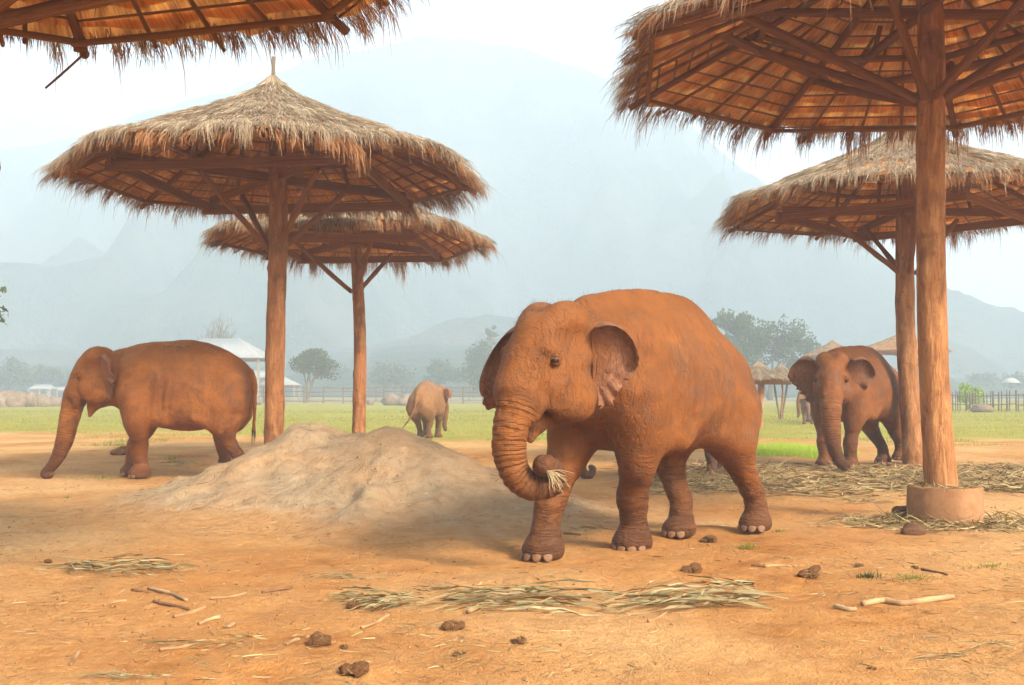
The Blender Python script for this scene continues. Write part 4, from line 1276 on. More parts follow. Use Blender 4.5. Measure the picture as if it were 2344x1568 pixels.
def tube_mesh(name, paths, sides=6):
    Vs, Qs = [], []
    o = 0
    for P in paths:
        P = np.asarray(P, float)
        n = len(P)
        d = np.gradient(P[:, :3], axis=0); d /= np.linalg.norm(d, axis=1)[:, None] + 1e-9
        ref = np.array([0.31, 0.95, 0.05]); s = np.cross(d, ref); s /= np.linalg.norm(s, axis=1)[:, None] + 1e-9
        q = np.cross(d, s)
        a = np.arange(sides) / sides * 2 * math.pi
        V = P[:, None, :3] + P[:, 3][:, None, None] * (np.cos(a)[None, :, None] * s[:, None] + np.sin(a)[None, :, None] * q[:, None])
        i = np.arange(n - 1)[:, None] * sides; j = np.arange(sides)[None]; jn = (j + 1) % sides
        Vs.append(V.reshape(-1, 3)); Qs.append(np.stack([i + j, i + jn, i + sides + jn, i + sides + j], -1).reshape(-1, 4) + o); o += n * sides
    return mesh_from(name, np.vstack(Vs), np.vstack(Qs), True)

def grow(p, d, L, r, depth, rs, paths, tips, spread=0.6, up=0.15, n=5, kids=3):
    P = [(*p, r)]
    q = np.array(p, float); dd = np.array(d, float)
    for i in range(n):
        dd = dd + rs.normal(0, 0.13, 3) + np.array([0, 0, up * 0.3]); dd /= np.linalg.norm(dd)
        q = q + dd * L / n
        P.append((*q, r * (1 - 0.45 * (i + 1) / n)))
    paths.append(P)
    if depth == 0:
        tips.append(q); return
    for k in range(kids):
        f = rs.uniform(0.55, 1.0) if k else 1.0
        b = np.array(P[int(round(f * n))][:3])
        v = rs.normal(0, 1, 3); v -= dd * (v @ dd); v /= np.linalg.norm(v) + 1e-9
        nd = dd + v * spread * rs.uniform(0.6, 1.3) + np.array([0, 0, up]); nd /= np.linalg.norm(nd)
        grow(b, nd, L * rs.uniform(0.6, 0.82), r * 0.52, depth - 1, rs, paths, tips, spread, up, max(3, n - 1), kids)

def leaf_cloud(name, clumps, count, size, mat, parent, rg, drop=0.0):
    """leaf faces gathered on the shells of many small clumps (x, y, z, rx, rz)"""
    Cn = np.array(clumps, float)
    w = Cn[:, 3] ** 2; w /= w.sum()
    k = rg.choice(len(Cn), count, p=w)
    v = rg.normal(size=(count, 3)); v /= np.linalg.norm(v, axis=1)[:, None]
    rad = rg.uniform(0.45, 1.05, count) ** 0.6
    c = Cn[k]
    P = c[:, :3] + v * rad[:, None] * np.stack([c[:, 3], c[:, 3], c[:, 4]], 1)
    n = v + rg.normal(0, 0.7, (count, 3)); n /= np.linalg.norm(n, axis=1)[:, None]
    a = np.cross(n, rg.normal(size=(count, 3))); a /= np.linalg.norm(a, axis=1)[:, None]
    b = np.cross(n, a)
    s = size * rg.uniform(0.5, 1.3, count)[:, None]
    V = np.stack([P - a * s, P - b * s * 0.45, P + a * s, P + b * s * 0.45], 1).reshape(-1, 3)
    Q = np.arange(count * 4).reshape(-1, 4)
    me = mesh_from(name, V, Q)
    tone = np.clip(0.5 + 0.2 * rg.normal(size=count) + 0.25 * (rg.random(len(Cn))[k] - 0.5), 0, 1)
    point_attr(me, 'tone', np.repeat(tone, 4))
    ob = link(name, me, mat, parent); ob['kind'] = 'stuff'
    return ob

def tree(name, label, loc, h, w, seed, mat=None, leaves=2500, leaf=0.28, trunk_h=0.3, trunks=1, depth=3, flat=0.6, group=None, lean=0.0, kids=3, cat='tree'):
    rg = np.random.default_rng(seed)
    root = empty(name, loc)
    paths, tips = [], []
    for k in range(trunks):
        a = rg.uniform(0, 6.28) if trunks > 1 else 0
        d = np.array([math.cos(a) * 0.35 + lean, math.sin(a) * 0.35, 1.0]) if trunks > 1 else np.array([lean, 0, 1.0])
        grow((0, 0, -0.1), d / np.linalg.norm(d), h * (trunk_h + 0.1), h * 0.028 + 0.03, depth, rg, paths, tips, 0.75, 0.12, 5, kids)
    P = np.array([q for q in tips])
    # fit the branch tips into the wanted crown
    zt = np.array([p[2] for pa in paths for p in pa]).max()
    xs = np.abs(np.array([p[:2] for pa in paths for p in pa])).max()
    fz = h * 0.96 / zt; fx = (w * 0.5) / max(xs, 0.1)
    paths = [[(p[0] * fx, p[1] * fx, p[2] * fz, max(p[3], 0.012)) for p in pa] for pa in paths]
    link('trunk', tube_mesh('trunk', paths, 6), M_BRANCH, root)
    if leaves:
        P = P * np.array([fx, fx, fz])
        cl = [(*(p + rg.normal(0, 0.05 * w, 3) * np.array([1, 1, 0.5])), w * rg.uniform(0.09, 0.17), w * rg.uniform(0.07, 0.12) * (flat + 0.4)) for p in P for _ in range(2)]
        cl = [(x, y, max(z, h * (trunk_h + 0.05)), a, b) for x, y, z, a, b in cl]
        leaf_cloud('crown', cl, leaves, leaf, mat or M_LEAF, root, rg)
    tag(root, label, cat, group)
    return root

def at(x, d):   # ground point seen in column x
    return (float((x - 1172) / 2500 * d), float(d), 0.0)

tree('tree', 'round leafy tree with a forked trunk inside the rail fence', at(703, 145), 6.9, 6.6, 5, M_LEAF_DULL, 5200, 0.20, 0.36, 2, 3, 0.55)
tree('bare_tree', 'leafless grey tree spreading above the metal roofed shelter', at(492, 185), 16.0, 12.5, 9, None, 0, 0.2, 0.22, 3, 5, kids=3)
tree('tree', 'tallest slim tree of the hazy clump behind the right shelters', at(1692, 165), 14.0, 7.0, 12, M_LEAF, 4200, 0.30, 0.4, 1, 3, 0.9, 'trees in the hazy clump on the right')
tree('tree', 'broad crowned tree in the middle of the hazy right clump', at(1765, 170), 12.2, 11.5, 13, M_LEAF, 6500, 0.30, 0.25, 2, 3, 0.9, 'trees in the hazy clump on the right')
tree('tree', 'lower rounded tree at the right end of the hazy clump', at(1838, 172), 9.8, 9.5, 14, M_LEAF, 5000, 0.30, 0.2, 2, 3, 0.9, 'trees in the hazy clump on the right')
tree('tree', 'bushy tree peeking out behind the front elephant\'s rump', at(1668, 150), 9.0, 7.5, 15, M_LEAF, 4200, 0.28, 0.2, 2, 3, 0.9, 'trees in the hazy clump on the right')
tree('tree', 'dark hazy tree left of the front elephant\'s ear', at(1085, 215), 10.0, 11.0, 16, M_LEAF, 5000, 0.34, 0.22, 2, 3, 0.9)
tree('tree', 'small hazy tree halfway between the two left umbrella poles and elephant', at(1010, 230), 7.6, 9.5, 17, M_LEAF, 3600, 0.34, 0.2, 2, 3, 0.9)
tree('tree', 'low hazy bushy tree right of the second umbrella pole', at(893, 240), 7.2, 10.0, 18, M_LEAF_DULL, 3600, 0.34, 0.15, 3, 3, 0.9)
tree('tree', 'thin tall tree with a small top above the front elephant\'s ear', at(1124, 235), 15.8, 4.2, 19, M_LEAF_DULL, 700, 0.30, 0.7, 1, 2, 0.6)
tree('bush', 'bright green bush behind the picket fence at the right', at(2215, 92), 1.9, 2.6, 20, M_LEAF_BRIGHT, 2600, 0.12, 0.1, 3, 2, 0.9, cat='bush')
tree('tree', 'tree off the left edge with one leafy twig showing', (-22.5, 40.0, 0), 7.4, 4.9, 21, M_LEAF, 3600, 0.16, 0.4, 1, 3, 0.9)
FAR_LABELS = ['leftmost blurred far tree, behind the boulders at the left edge', 'second blurred far tree from the left edge', 'third blurred far tree, behind the tiny pale sheds', 'blurred far tree rising behind the left elephant\'s body',
              'blurred far tree between the two left umbrella poles', 'blurred far tree just right of the second umbrella pole', 'blurred far tree left above the small pale elephant', 'blurred far tree hidden behind the front elephant\'s back',
              'blurred far tree behind the far thatched umbrella', 'blurred far tree behind the widest far umbrella', 'blurred far tree right behind the two right poles', 'blurred far tree above the picket fence', 'rightmost blurred far tree by the white parasol']
for i, (x, d, h_, w_) in enumerate([(20, 262, 8.5, 12), (75, 270, 7.5, 11), (128, 280, 6.5, 10), (300, 270, 7, 12), (780, 290, 7.5, 13), (840, 300, 6.0, 12), (950, 310, 7.0, 13), (1560, 320, 8, 14), (1940, 300, 6.5, 13), (2020, 310, 7.5, 14), (2130, 320, 6.5, 13), (2250, 300, 5.5, 12), (2330, 290, 5.0, 12)]):
    tree('tree', FAR_LABELS[i], at(x, d), h_, w_, 100 + i, M_LEAF, 1500, 0.5, 0.12, 2, 2, 0.9, 'far tree line')

# ---- grass blades
def grass_patch(name, label, n, xf, yf, hgt, seed, mat, mask=None):
    rg = np.random.default_rng(seed)
    x, y = xf(rg, n), yf(rg, n)
    x = x * np.ones(n)
    if mask is not None:
        k = mask(x, y, rg); x, y = x[k], y[k]
    n = len(x)
    z = ground_z(x, y)
    P = np.stack([x, y, z], 1)
    hh = hgt * rg.uniform(0.5, 1.3, n) * (1 + 0.6 * vnoise(x * 0.7, y * 0.7, seed=seed))
    w = rg.uniform(0.006, 0.014, n) * (y / 30.0) ** 0.6
    a = rg.uniform(0, 6.28, n)
    S = np.stack([np.cos(a), 0.3 * np.sin(a), 0 * a], 1) * w[:, None]
    T = P + np.stack([rg.normal(0, 0.35, n) * hh, rg.normal(0, 0.3, n) * hh, hh], 1)
    V = np.stack([P - S, P + S, T], 1).reshape(-1, 3)
    me = mesh_from(name, V, np.arange(n * 3).reshape(-1, 3))
    tone = np.clip(0.5 + 0.18 * rg.normal(size=n) + 0.3 * vnoise(x * 0.25, y * 0.25, seed=seed + 3), 0, 1)
    point_attr(me, 'tone', np.repeat(tone, 3))
    o = link(name, me, mat)
    return tag(o, label, 'grass', kind='stuff')
grass_patch('grass', 'short green grass covering the field behind the yard', 90000, lambda r, n: r.uniform(-1, 1, n), lambda r, n: 30 + 62 * r.random(n) ** 1.7, 0.075, 5, M_GRASS,
            lambda x, y, r: (vnoise(x * 45 * 0 + x * y * 0.25, y * 0.25, seed=88) > -0.55 + 1.1 * (1 - sstep(31, 40, y))) & (y > 0))
g_ = bpy.data.objects['grass'].data
co = np.empty(len(g_.vertices) * 3, np.float32); g_.vertices.foreach_get('co', co); co = co.reshape(-1, 3)
xs0 = np.repeat(co.reshape(-1, 3, 3)[:, 0, 0], 3); base_y = np.repeat(co.reshape(-1, 3, 3)[:, 0, 1], 3)
co[:, 0] = xs0 * base_y * 0.55 + (co[:, 0] - xs0)
g_.vertices.foreach_set('co', co.ravel()); g_.update()
def pat_mask(x, y, r): return ((x - 7.05) / 1.55) ** 2 + ((y - 27.2) / 2.5) ** 2 < 1 + 0.35 * vnoise(x * 2, y * 2, seed=4)
grass_patch('grass', 'bright fresh green grass patch left of the right elephant', 26000, lambda r, n: r.uniform(5, 9.2, n), lambda r, n: r.uniform(24, 30.6, n), 0.11, 6, M_LEAF_BRIGHT, pat_mask)

# ---- rail fence far left to centre
def fence(name, label, p0, p1, n, h, rails, pr, rr, seed, picket=False):
    rs = random.Random(seed)
    root = empty(name, p0)
    dx, dy = p1[0] - p0[0], p1[1] - p0[1]
    pts = []
    for i in range(n + 1):
        u = i / n
        x, y = dx * u + rs.uniform(-0.1, 0.1), dy * u + rs.uniform(-0.2, 0.2)
        if not picket or i % 8 == 0:
            piece('post', 'log', root, (x, y, -0.1), (x + rs.uniform(-0.06, 0.06), y, h * rs.uniform(1.0, 1.12)), pr, M_BRANCH, None, rs)
        if picket and i % 8:
            piece('picket', 'stick', root, (x, y, -0.05), (x + rs.uniform(-0.07, 0.07), y, h * rs.uniform(0.85, 1.1)), pr * 0.6, M_BRANCH, None, rs)
        pts.append((x, y))
    for r_ in rails:
        st = 8 if picket else 1
        for i in range(0, n, st):
            j = min(i + st, n)
            piece('rail', 'stick', root, (pts[i][0], pts[i][1] - 0.05, h * r_ + rs.uniform(-0.06, 0.06)), (pts[j][0], pts[j][1] - 0.05, h * r_ + rs.uniform(-0.06, 0.06)), rr, M_BRANCH, None, rs)
    tag(root, label, 'fence')
    return root
fence('rail_fence', 'long weathered wooden rail fence at the back of the grass field', at(560, 138), at(1330, 138), 17, 2.0, (0.12, 0.42, 0.70, 0.97), 0.10, 0.06, 3)
fence('rail_fence', 'paler second rail fence further behind the field fence', at(820, 168), at(1330, 168), 12, 2.2, (0.4, 0.7, 1.0), 0.08, 0.045, 4)
fence('picket_fence', 'dark picket fence at the right edge of the field', at(2170, 84), at(2440, 80), 40, 1.45, (0.35, 0.8), 0.07, 0.035, 5, True)

# ---- far thatched shelters
for (lab, x, d, R_, zr_, za_, sd, pr) in [('far thatched umbrella left of the tallest far one, over the elephant\'s back', 1905, 100, 2.75, 4.75, 6.1, 71, 0.16),
                                      ('widest of the far thatched umbrellas, partly behind the pole', 2062, 90, 4.0, 4.8, 6.3, 72, 0.16),
                                      ('low thatched hut on a thick orange post near the front elephant\'s rump', 1737, 44, 1.0, 2.05, 2.62, 73, 0.15),
                                      ('low thatched hut on thin forked posts', 1787, 58, 1.15, 2.12, 2.88, 74, 0.05)]:
    umbrella('thatched_umbrella', lab, at(x, d), R_, zr_, za_, 0.3, 0.6, R_ * 0.6, sd, pole_r=pr, density=0.2, courses=4, detail=False, brace_z=zr_ - 0.45 * min(1, R_ / 2.5), fr_len=1.0 if R_ > 2 else 0.65, group='far thatched shelters', sag=0.5)
hut = [o for o in bpy.data.objects if o.get('label') == 'low thatched hut on thin forked posts'][0]
for sx in (-1, 1):
    piece('post', 'log', hut, (sx * 0.05, 0, -0.02), (sx * 0.42, sx * 0.1, 2.2), 0.05, M_BRANCH)

# ---- metal roofed shelter and sheds
def mat_plain(name, col, rough=0.7, var=0.15, scale=2.0, metallic=0.0):
    t = NT(name)
    n = t.noise(t.obj(), scale, 5, 0.6)
    c = t.mix(t.maprange(n, 0.35, 0.65), tuple(v * (1 - var) for v in col), col)
    return t.finish(c, rough, t.bump(n, 0.2, 0.01), 0.3, Metallic=metallic)
M_ROOF = mat_plain('metal_roof', (0.34, 0.34, 0.33), 0.6)
M_WHITE = mat_plain('white_roof', (0.36, 0.36, 0.34), 0.6)
M_WALL = mat_plain('pale_wall', (0.33, 0.28, 0.22), 0.9)
M_RED = mat_plain('red_roof', (0.30, 0.12, 0.07), 0.8)

def roof_sheet(name, quad, ribs, mat, parent, th=0.06):
    """a sloping sheet between four corners with standing ribs; quad = eave-left, eave-right, ridge-right, ridge-left"""
    a, b, c, d = [np.array(q, float) for q in quad]
    n = ribs * 2
    V, Q = [], []
    nrm = np.cross(b - a, d - a); nrm /= np.linalg.norm(nrm)
    for i in range(n + 1):
        u = i / n; o = nrm * (0.07 if i % 2 else 0.0)
        e, r = a + (b - a) * u, d + (c - d) * u
        V += [e + o, r + o, e + o - nrm * th, r + o - nrm * th]
    for i in range(n):
        k = i * 4
        Q += [(k, k + 4, k + 5, k + 1), (k + 2, k + 3, k + 7, k + 6), (k, k + 2, k + 6, k + 4), (k + 1, k + 5, k + 7, k + 3)]
    Q += [(0, 1, 3, 2), (n * 4, n * 4 + 2, n * 4 + 3, n * 4 + 1)]
    return link(name, mesh_from(name, np.array(V), np.array(Q)), mat, parent)

def shelter(name, label, loc, L, W, ze, zrg, mat, posts, hip=2.0, rz=0.0):
    root = empty(name, loc, rz)
    x, y = L / 2, W / 2
    R1, R2 = (-x + hip, 0, zrg), (x - hip, 0, zrg)
    roof_sheet('roof', [(-x, -y, ze), (x, -y, ze), R2, R1], 14, mat, root)
    roof_sheet('roof', [(x, y, ze), (-x, y, ze), R1, R2], 14, mat, root)
    if hip > 0.1:
        roof_sheet('roof', [(x, -y, ze), (x, y, ze), (R2[0], 0.05, zrg), (R2[0], -0.05, zrg)], 8, mat, root)
        roof_sheet('roof', [(-x, y, ze), (-x, -y, ze), (R1[0], -0.05, zrg), (R1[0], 0.05, zrg)], 8, mat, root)
    for i in range(posts):
        u = -x * 0.9 + 1.8 * x * i / max(posts - 1, 1)
        for s in (-1, 1):
            piece('post', 'plank', root, (u, s * y * 0.88, -0.05), (u, s * y * 0.88, ze + 0.1), 0.16, M_WALL, 0.16)
    for s in (-1, 1):
        piece('beam', 'plank', root, (-x * 0.97, s * y * 0.88, ze - 0.10), (x * 0.97, s * y * 0.88, ze - 0.10), 0.09, M_BEAM, 0.12)
    tag(root, label, 'shelter')
    return root
shelter('shelter', 'open shelter with a grey metal hip roof behind the left elephant', at(505, 150), 14.0, 11.0, 5.9, 8.7, M_ROOF, 4, 4.5)
shelter('shelter', 'small white roofed shed just right of the metal roofed shelter', at(585, 172), 6.0, 5.0, 3.6, 4.7, M_WHITE, 3, 2.0)
shelter('shelter', 'low white canopy right of the thick umbrella pole', at(640, 178), 6.2, 5.0, 2.45, 3.9, M_WHITE, 3, 2.6)
shelter('shelter', 'tiny pale roofed house at the far left behind the boulders', at(98, 235), 5.0, 4.0, 1.9, 2.9, M_WHITE, 3, 1.0)
shelter('shelter', 'tiny far shed with a pale roof beside the tiny house', at(135, 245), 4.0, 3.5, 1.7, 2.4, M_ROOF, 2, 0.8)
pr_ = empty('parasol', at(2313, 118))
cn = []
for k in range(7):
    u = k / 6
    cn.append((u * 1.0, 2.95 - 0.55 * u * u))
V = np.array([(r_ * math.cos(a), r_ * math.sin(a), z_) for r_, z_ in cn for a in np.arange(16) / 16 * 2 * math.pi] + [(r_ * 0.98 * math.cos(a), r_ * 0.98 * math.sin(a), z_ - 0.03) for r_, z_ in cn for a in np.arange(16) / 16 * 2 * math.pi])
i = np.arange(6)[:, None] * 16; j = np.arange(16)[None]; jn = (j + 1) % 16
Qa = np.stack([i + j, i + jn, i + 16 + jn, i + 16 + j], -1).reshape(-1, 4)
link('canopy', mesh_from('canopy', V, np.vstack([Qa, Qa[:, ::-1] + 112])), M_WHITE, pr_)
piece('pole', 'stick', pr_, (0, 0, 0), (0, 0, 2.95), 0.035, M_WALL)
tag(pr_, 'small white oval parasol far off at the right edge', 'parasol')

# ---- boulders
def rock_mesh(seed, sub=3, rough=0.28):
    me = bpy.data.meshes.new('boulder')
    bm = bmesh.new(); bmesh.ops.create_icosphere(bm, subdivisions=sub, radius=1.0)
    P = np.array([v.co for v in bm.verts])
    n = rough * fbm(P[:, 0] * 1.4 + seed, P[:, 1] * 1.4, P[:, 2] * 1.4, octs=4, seed=seed)
    for v, k in zip(bm.verts, n): v.co *= 1 + k
    for f in bm.faces: f.smooth = True
    bm.to_mesh(me); bm.free()
    return me
def mat_rock(name, a, b):
    t = NT(name); n = t.noise(t.obj(), 3.0, 6, 0.7)
    return t.finish(t.ramp(n, [(0.3, a), (0.7, b)]), 0.95, t.bump(n, 0.9, 0.06), 0.1)
M_ROCK = mat_rock('boulder_stone', (0.13, 0.085, 0.055), (0.30, 0.22, 0.15))
for i, (x, d, w, hh, lab) in enumerate([(5, 108, 1.5, 1.1, 'pale brown boulder at the very left edge of the field'), (38, 108, 1.1, 0.95, 'second boulder from the left edge of the field'), (68, 109, 0.9, 0.9, 'third boulder from the left edge of the field'),
                                    (95, 110, 0.95, 0.85, 'fourth boulder from the left edge of the field'), (122, 112, 0.8, 0.6, 'small flat boulder just before the left elephant\'s trunk'), (585, 128, 0.95, 0.7, 'dark boulder by the foot of the metal roofed shelter'),
                                    (898, 128, 1.2, 0.85, 'dark boulder left of the small pale elephant'), (930, 126, 0.9, 0.75, 'reddish boulder touching the small pale elephant\'s side'), (848, 130, 0.6, 0.5, 'small boulder behind the second umbrella pole'), (2250, 78, 0.75, 0.42, 'low grey boulder below the picket fence')]):
    o = link('boulder', rock_mesh(300 + i), M_ROCK)
    p = at(x, d); o.location = (p[0], p[1], float(ground_z(p[0], p[1])) + hh * 0.55); o.scale = (w, w * 0.8, hh); o.rotation_euler = (0, 0, i)
    tag(o, lab, 'boulder', 'boulders along the field edge')
# ---------------------------------------------------------------- things lying in the yard
def gpos(x, y):
    """ground point seen at photo pixel (x, y), riding on the soil's small bumps"""
    d = CAM_H * 2500.0 / (y - 895.0)
    for _ in range(4):
        X = (x - 1172) / 2500 * d
        z = float(ground_z(X, d))
        d = (CAM_H - z) * 2500.0 / (y - 895.0)
    X = (x - 1172) / 2500 * d
    return Vector((X, d, float(ground_z(X, d))))

M_DUNG = mat_rock('dung_fibre', (0.12, 0.052, 0.02), (0.30, 0.14, 0.055))
M_STONE = mat_rock('brown_stone', (0.09, 0.045, 0.024), (0.20, 0.105, 0.055))
M_STRAW = mat_straw('straw_dry', [(0.0, (0.13, 0.075, 0.03)), (0.3, (0.27, 0.175, 0.075)), (0.55, (0.38, 0.27, 0.125)), (0.8, (0.30, 0.27, 0.10)), (1.0, (0.55, 0.43, 0.25))])
M_CANE_LEAF = mat_straw('cane_leaf', [(0.0, (0.13, 0.070, 0.028)), (0.25, (0.25, 0.165, 0.075)), (0.5, (0.20, 0.20, 0.095)), (0.75, (0.30, 0.26, 0.14)), (1.0, (0.48, 0.36, 0.20))], 0.55)
def mat_cane():
    t = NT('cane_stalk'); n = t.noise(t.obj(), 3.0, 4); r = t.n('ShaderNodeObjectInfo').outputs['Random']
    c = t.mix(r, (0.33, 0.18, 0.075), (0.50, 0.36, 0.18)); c = t.mix(t.maprange(n, 0.4, 0.65), c, (0.22, 0.115, 0.05))
    return t.finish(c, 0.6, t.bump(n, 0.4, 0.01), 0.3)
M_CANE = mat_cane()
M_STICK = mat_wood('fallen_stick', (0.16, 0.075, 0.035), (0.25, 0.13, 0.06), (0.33, 0.19, 0.09))

def fibres(n, rad, seed, mat, parent, spread=1.0, hgt=0.6, tone0=0.25):
    rg = np.random.default_rng(seed)
    v = rg.normal(size=(n, 3)); v[:, 2] = np.abs(v[:, 2]); v /= np.linalg.norm(v, axis=1)[:, None]
    P = v * rad * rg.uniform(0.75, 1.02, n)[:, None] * np.array([1, 1, hgt])
    d = np.cross(v, rg.normal(size=(n, 3))) + v * rg.uniform(0, 0.5, n)[:, None]; d /= np.linalg.norm(d, axis=1)[:, None]
    return strands('straw', [blades(P, d, v, rad * rg.uniform(0.25, 0.7, n) * spread, np.full(n, max(0.0022, rad * 0.018)), rg.uniform(-0.1, 0.3, n), rg, tone0 + 0.25 * rg.random(n))], mat, parent, 'stuff')

def dung(name, label, x, y, rpx, lumps, seed, flat=0.8, hair=60, group='droppings on the soil', cat='dung'):
    p = gpos(x, y + rpx * 0.55)
    r = rpx * p.y / 2500.0
    rs = random.Random(seed)
    root = empty(name, p, rs.uniform(0, 6))
    for k in range(lumps):
        rr = r * (0.98 if lumps == 1 else rs.uniform(0.5, 0.68))
        a = 2 * math.pi * k / lumps + rs.uniform(-0.4, 0.4)
        off = 0 if lumps == 1 else r * 0.48
        o = link('lump', rock_mesh(seed * 7 + k, 3, 0.30), M_DUNG, root)
        o.location = (math.cos(a) * off, math.sin(a) * off, rr * flat * 0.72 + (r * 0.35 if lumps > 3 and k == 0 else 0)); o.scale = (rr, rr * 0.95, rr * flat); o.rotation_euler = (rs.uniform(-.3, .3), 0, rs.uniform(0, 6))
    if hair:
        fibres(hair, r * 0.95, seed, M_STRAW, root, 1.0, flat * 1.35, 0.1)
    tag(root, label, cat, group)
    return root
for i, (x, y, rp, lm, fl, lab) in enumerate([
    (730, 1463, 25, 4, 0.75, 'fibrous dung ball on the bare soil left of the biggest one'), (810, 1525, 32, 3, 0.75, 'biggest dung lump, nearest the bottom edge'), (786, 1478, 13, 2, 0.6, 'small dung crumb above the biggest dung lump'),
    (1037, 1428, 23, 3, 0.75, 'dung ball with green straw on top below the large leaf heap'), (1582, 1297, 24, 4, 0.6, 'dung pile on the soil below the front elephant\'s belly'), (1853, 1309, 25, 4, 0.5, 'flat dung pile right of the one below the belly'),
    (1715, 1330, 15, 3, 0.6, 'small dung tuft between and below two dung piles'), (1966, 1291, 14, 2, 0.5, 'small flat dung crumb left of the green grass tufts'), (1620, 1231, 20, 4, 0.6, 'dark red dung pile right behind the rear elephant foot'),
    (1190, 1460, 20, 3, 0.5, 'flat straw-covered dung below the right part of the leaf heap'), (1050, 1491, 15, 2, 0.45, 'trampled reddish dung near the bottom centre'), (275, 1029, 22, 5, 0.55, 'dark dung pile behind the left elephant\'s front leg'), (2095, 1295, 12, 2, 0.5, 'small dung lump beside the green tufts at right'), (110, 1283, 9, 1, 0.5, 'tiny dung crumb left of the left leaf heap'), (1995, 1525, 11, 2, 0.4, 'tiny flattened dung near the lower right corner')]):
    dung('dung', lab, x, y, rp, lm, 400 + i, fl, 70 if rp > 13 else 30)

st = link('stone', rock_mesh(901, 3, 0.22), M_STONE); p = gpos(2092, 1222); st.location = p + Vector((0, 0, 0.03)); st.scale = (0.15, 0.12, 0.085); st.rotation_euler = (0, 0, 0.5)
tag(st, 'smooth brown stone at the foot of the concrete ring', 'stone', 'stones by the concrete ring')
st = link('stone', rock_mesh(902, 3, 0.22), M_STONE); p = gpos(2066, 1190); st.location = p + Vector((0, 0, 0.07)); st.scale = (0.13, 0.12, 0.10)
tag(st, 'upright darker stone left of the concrete ring', 'stone', 'stones by the concrete ring')

# ---- cane stalks and sticks
def stalk(name, label, pts, r, mat, seed, cat, group, nodes=True):
    rs = np.random.default_rng(seed)
    W = [gpos(x, y) for x, y in pts]
    P = catmull(np.array([(w.x, w.y, w.z + r * 0.8) for w in W]), 8) if len(W) > 2 else np.linspace(np.array([*W[0]]) + [0, 0, r * 0.8], np.array([*W[-1]]) + [0, 0, r * 0.8], 14)
    rad = r * (1 + (0.22 * (np.arange(len(P)) % 5 == 0) if nodes else 0) + 0.06 * rs.normal(size=len(P)))
    rad[0] *= 0.9; rad[-1] *= 0.8
    c = P.mean(0); c[2] = P[:, 2].min() - r * 0.8
    o = link(name, tube_mesh(name, [np.column_stack([P - c, rad])], 7), mat); o.location = c
    bm = bmesh.new(); bm.from_mesh(o.data); bmesh.ops.holes_fill(bm, edges=bm.edges[:], sides=0); bm.to_mesh(o.data); bm.free()
    tag(o, label, cat, group)
CANES = [((340, 1350), (428, 1377), 0.016, 'longest cane stalk lying right below the left leaf heap'), ((398, 1415), (470, 1393), 0.018, 'cane stalk lying aslant in the left foreground'), ((455, 1432), (503, 1416), 0.017, 'short cane piece just below the slanting stalk'),
         ((514, 1438), (536, 1430), 0.016, 'very short cane stub right of the short cane piece'), ((238, 1388), (290, 1375), 0.011, 'thin cane piece at far left of the foreground stalks'), ((828, 1440), (890, 1410), 0.014, 'pale green cane slanting below the middle leaf heap'),
         ((656, 1478), (685, 1466), 0.013, 'small cane stub left of the fibrous dung ball'), ((1912, 1392), (1960, 1400), 0.022, 'thick pale cut cane stub at right'), ((1072, 1406), (1136, 1376), 0.024, 'peeled orange cane at the left end of the large leaf heap'), ((365, 1490), (460, 1472), 0.014, 'pale cane in the small yellow leaf bundle, lower left'),
         ((330, 1455), (352, 1445), 0.012, 'tiny cane chip above the small yellow leaf bundle'), ((1485, 1425), (1525, 1405), 0.016, 'split pale cane under the large leaf heap\'s right part'), ((1750, 1298), (1810, 1299), 0.011, 'thin pale cane between two dung piles'), ((480, 1372), (565, 1360), 0.012, 'thin green yellow shoot in the left foreground'), ((162, 1525), (180, 1495), 0.013, 'upright looking pale husk near the lower left corner')]
for i, (a, b, r, lab) in enumerate(CANES):
    stalk('cane_stalk', lab, [a, ((a[0] + b[0]) / 2 + 2, (a[1] + b[1]) / 2 + (3 if i % 2 else -3)), b], r * 0.78, M_CANE, 500 + i, 'cane', 'cut cane on the soil')
stalk('cane_stalk', 'long bent green and white cane at the right', [(1975, 1388), (2020, 1380), (2068, 1386), (2120, 1380), (2182, 1371)], 0.021, M_CANE, 540, 'cane', 'cut cane on the soil')
for i, (a, b, lab) in enumerate([((600, 1358), (668, 1347), 'reddish stick right of the thin green shoot'), ((352, 1380), (432, 1398), 'dark twig under the longest cane stalk'), ((302, 1352), (345, 1360), 'dark broken stick end left of the longest cane'), ((1720, 1296), (1755, 1300), 'dark twig just left of a thin pale cane'), ((2110, 1305), (2170, 1318), 'twig beside the green tufts at right'), ((1290, 1222), (1330, 1226), 'dark twig between the front feet of the large elephant')]):
    stalk('stick', lab, [a, b], 0.012, M_STICK, 560 + i, 'stick', 'sticks on the soil', False)

# straw gathered on top of the concrete ring
rg_ = np.random.default_rng(61)
n = 420
a_ = rg_.uniform(0, 6.28, n); r_ = rg_.uniform(0.17, 0.40, n); b_ = rg_.uniform(0, 6.28, n)
Dd = np.stack([np.cos(b_), np.sin(b_), rg_.normal(0, 0.25, n)], 1); Dd /= np.linalg.norm(Dd, axis=1)[:, None]
strands('ring_straw', [blades(np.stack([r_ * np.cos(a_), r_ * np.sin(a_), 0.425 + 0.03 * rg_.random(n)], 1), Dd, np.tile(np.array([[0, 0.2, 1.0]]), (n, 1)), rg_.uniform(0.05, 0.2, n), np.full(n, 0.004), rg_.uniform(0, 0.3, n), rg_, 0.5 + 0.25 * rg_.normal(size=n))], M_STRAW, umb_D, 'stuff')

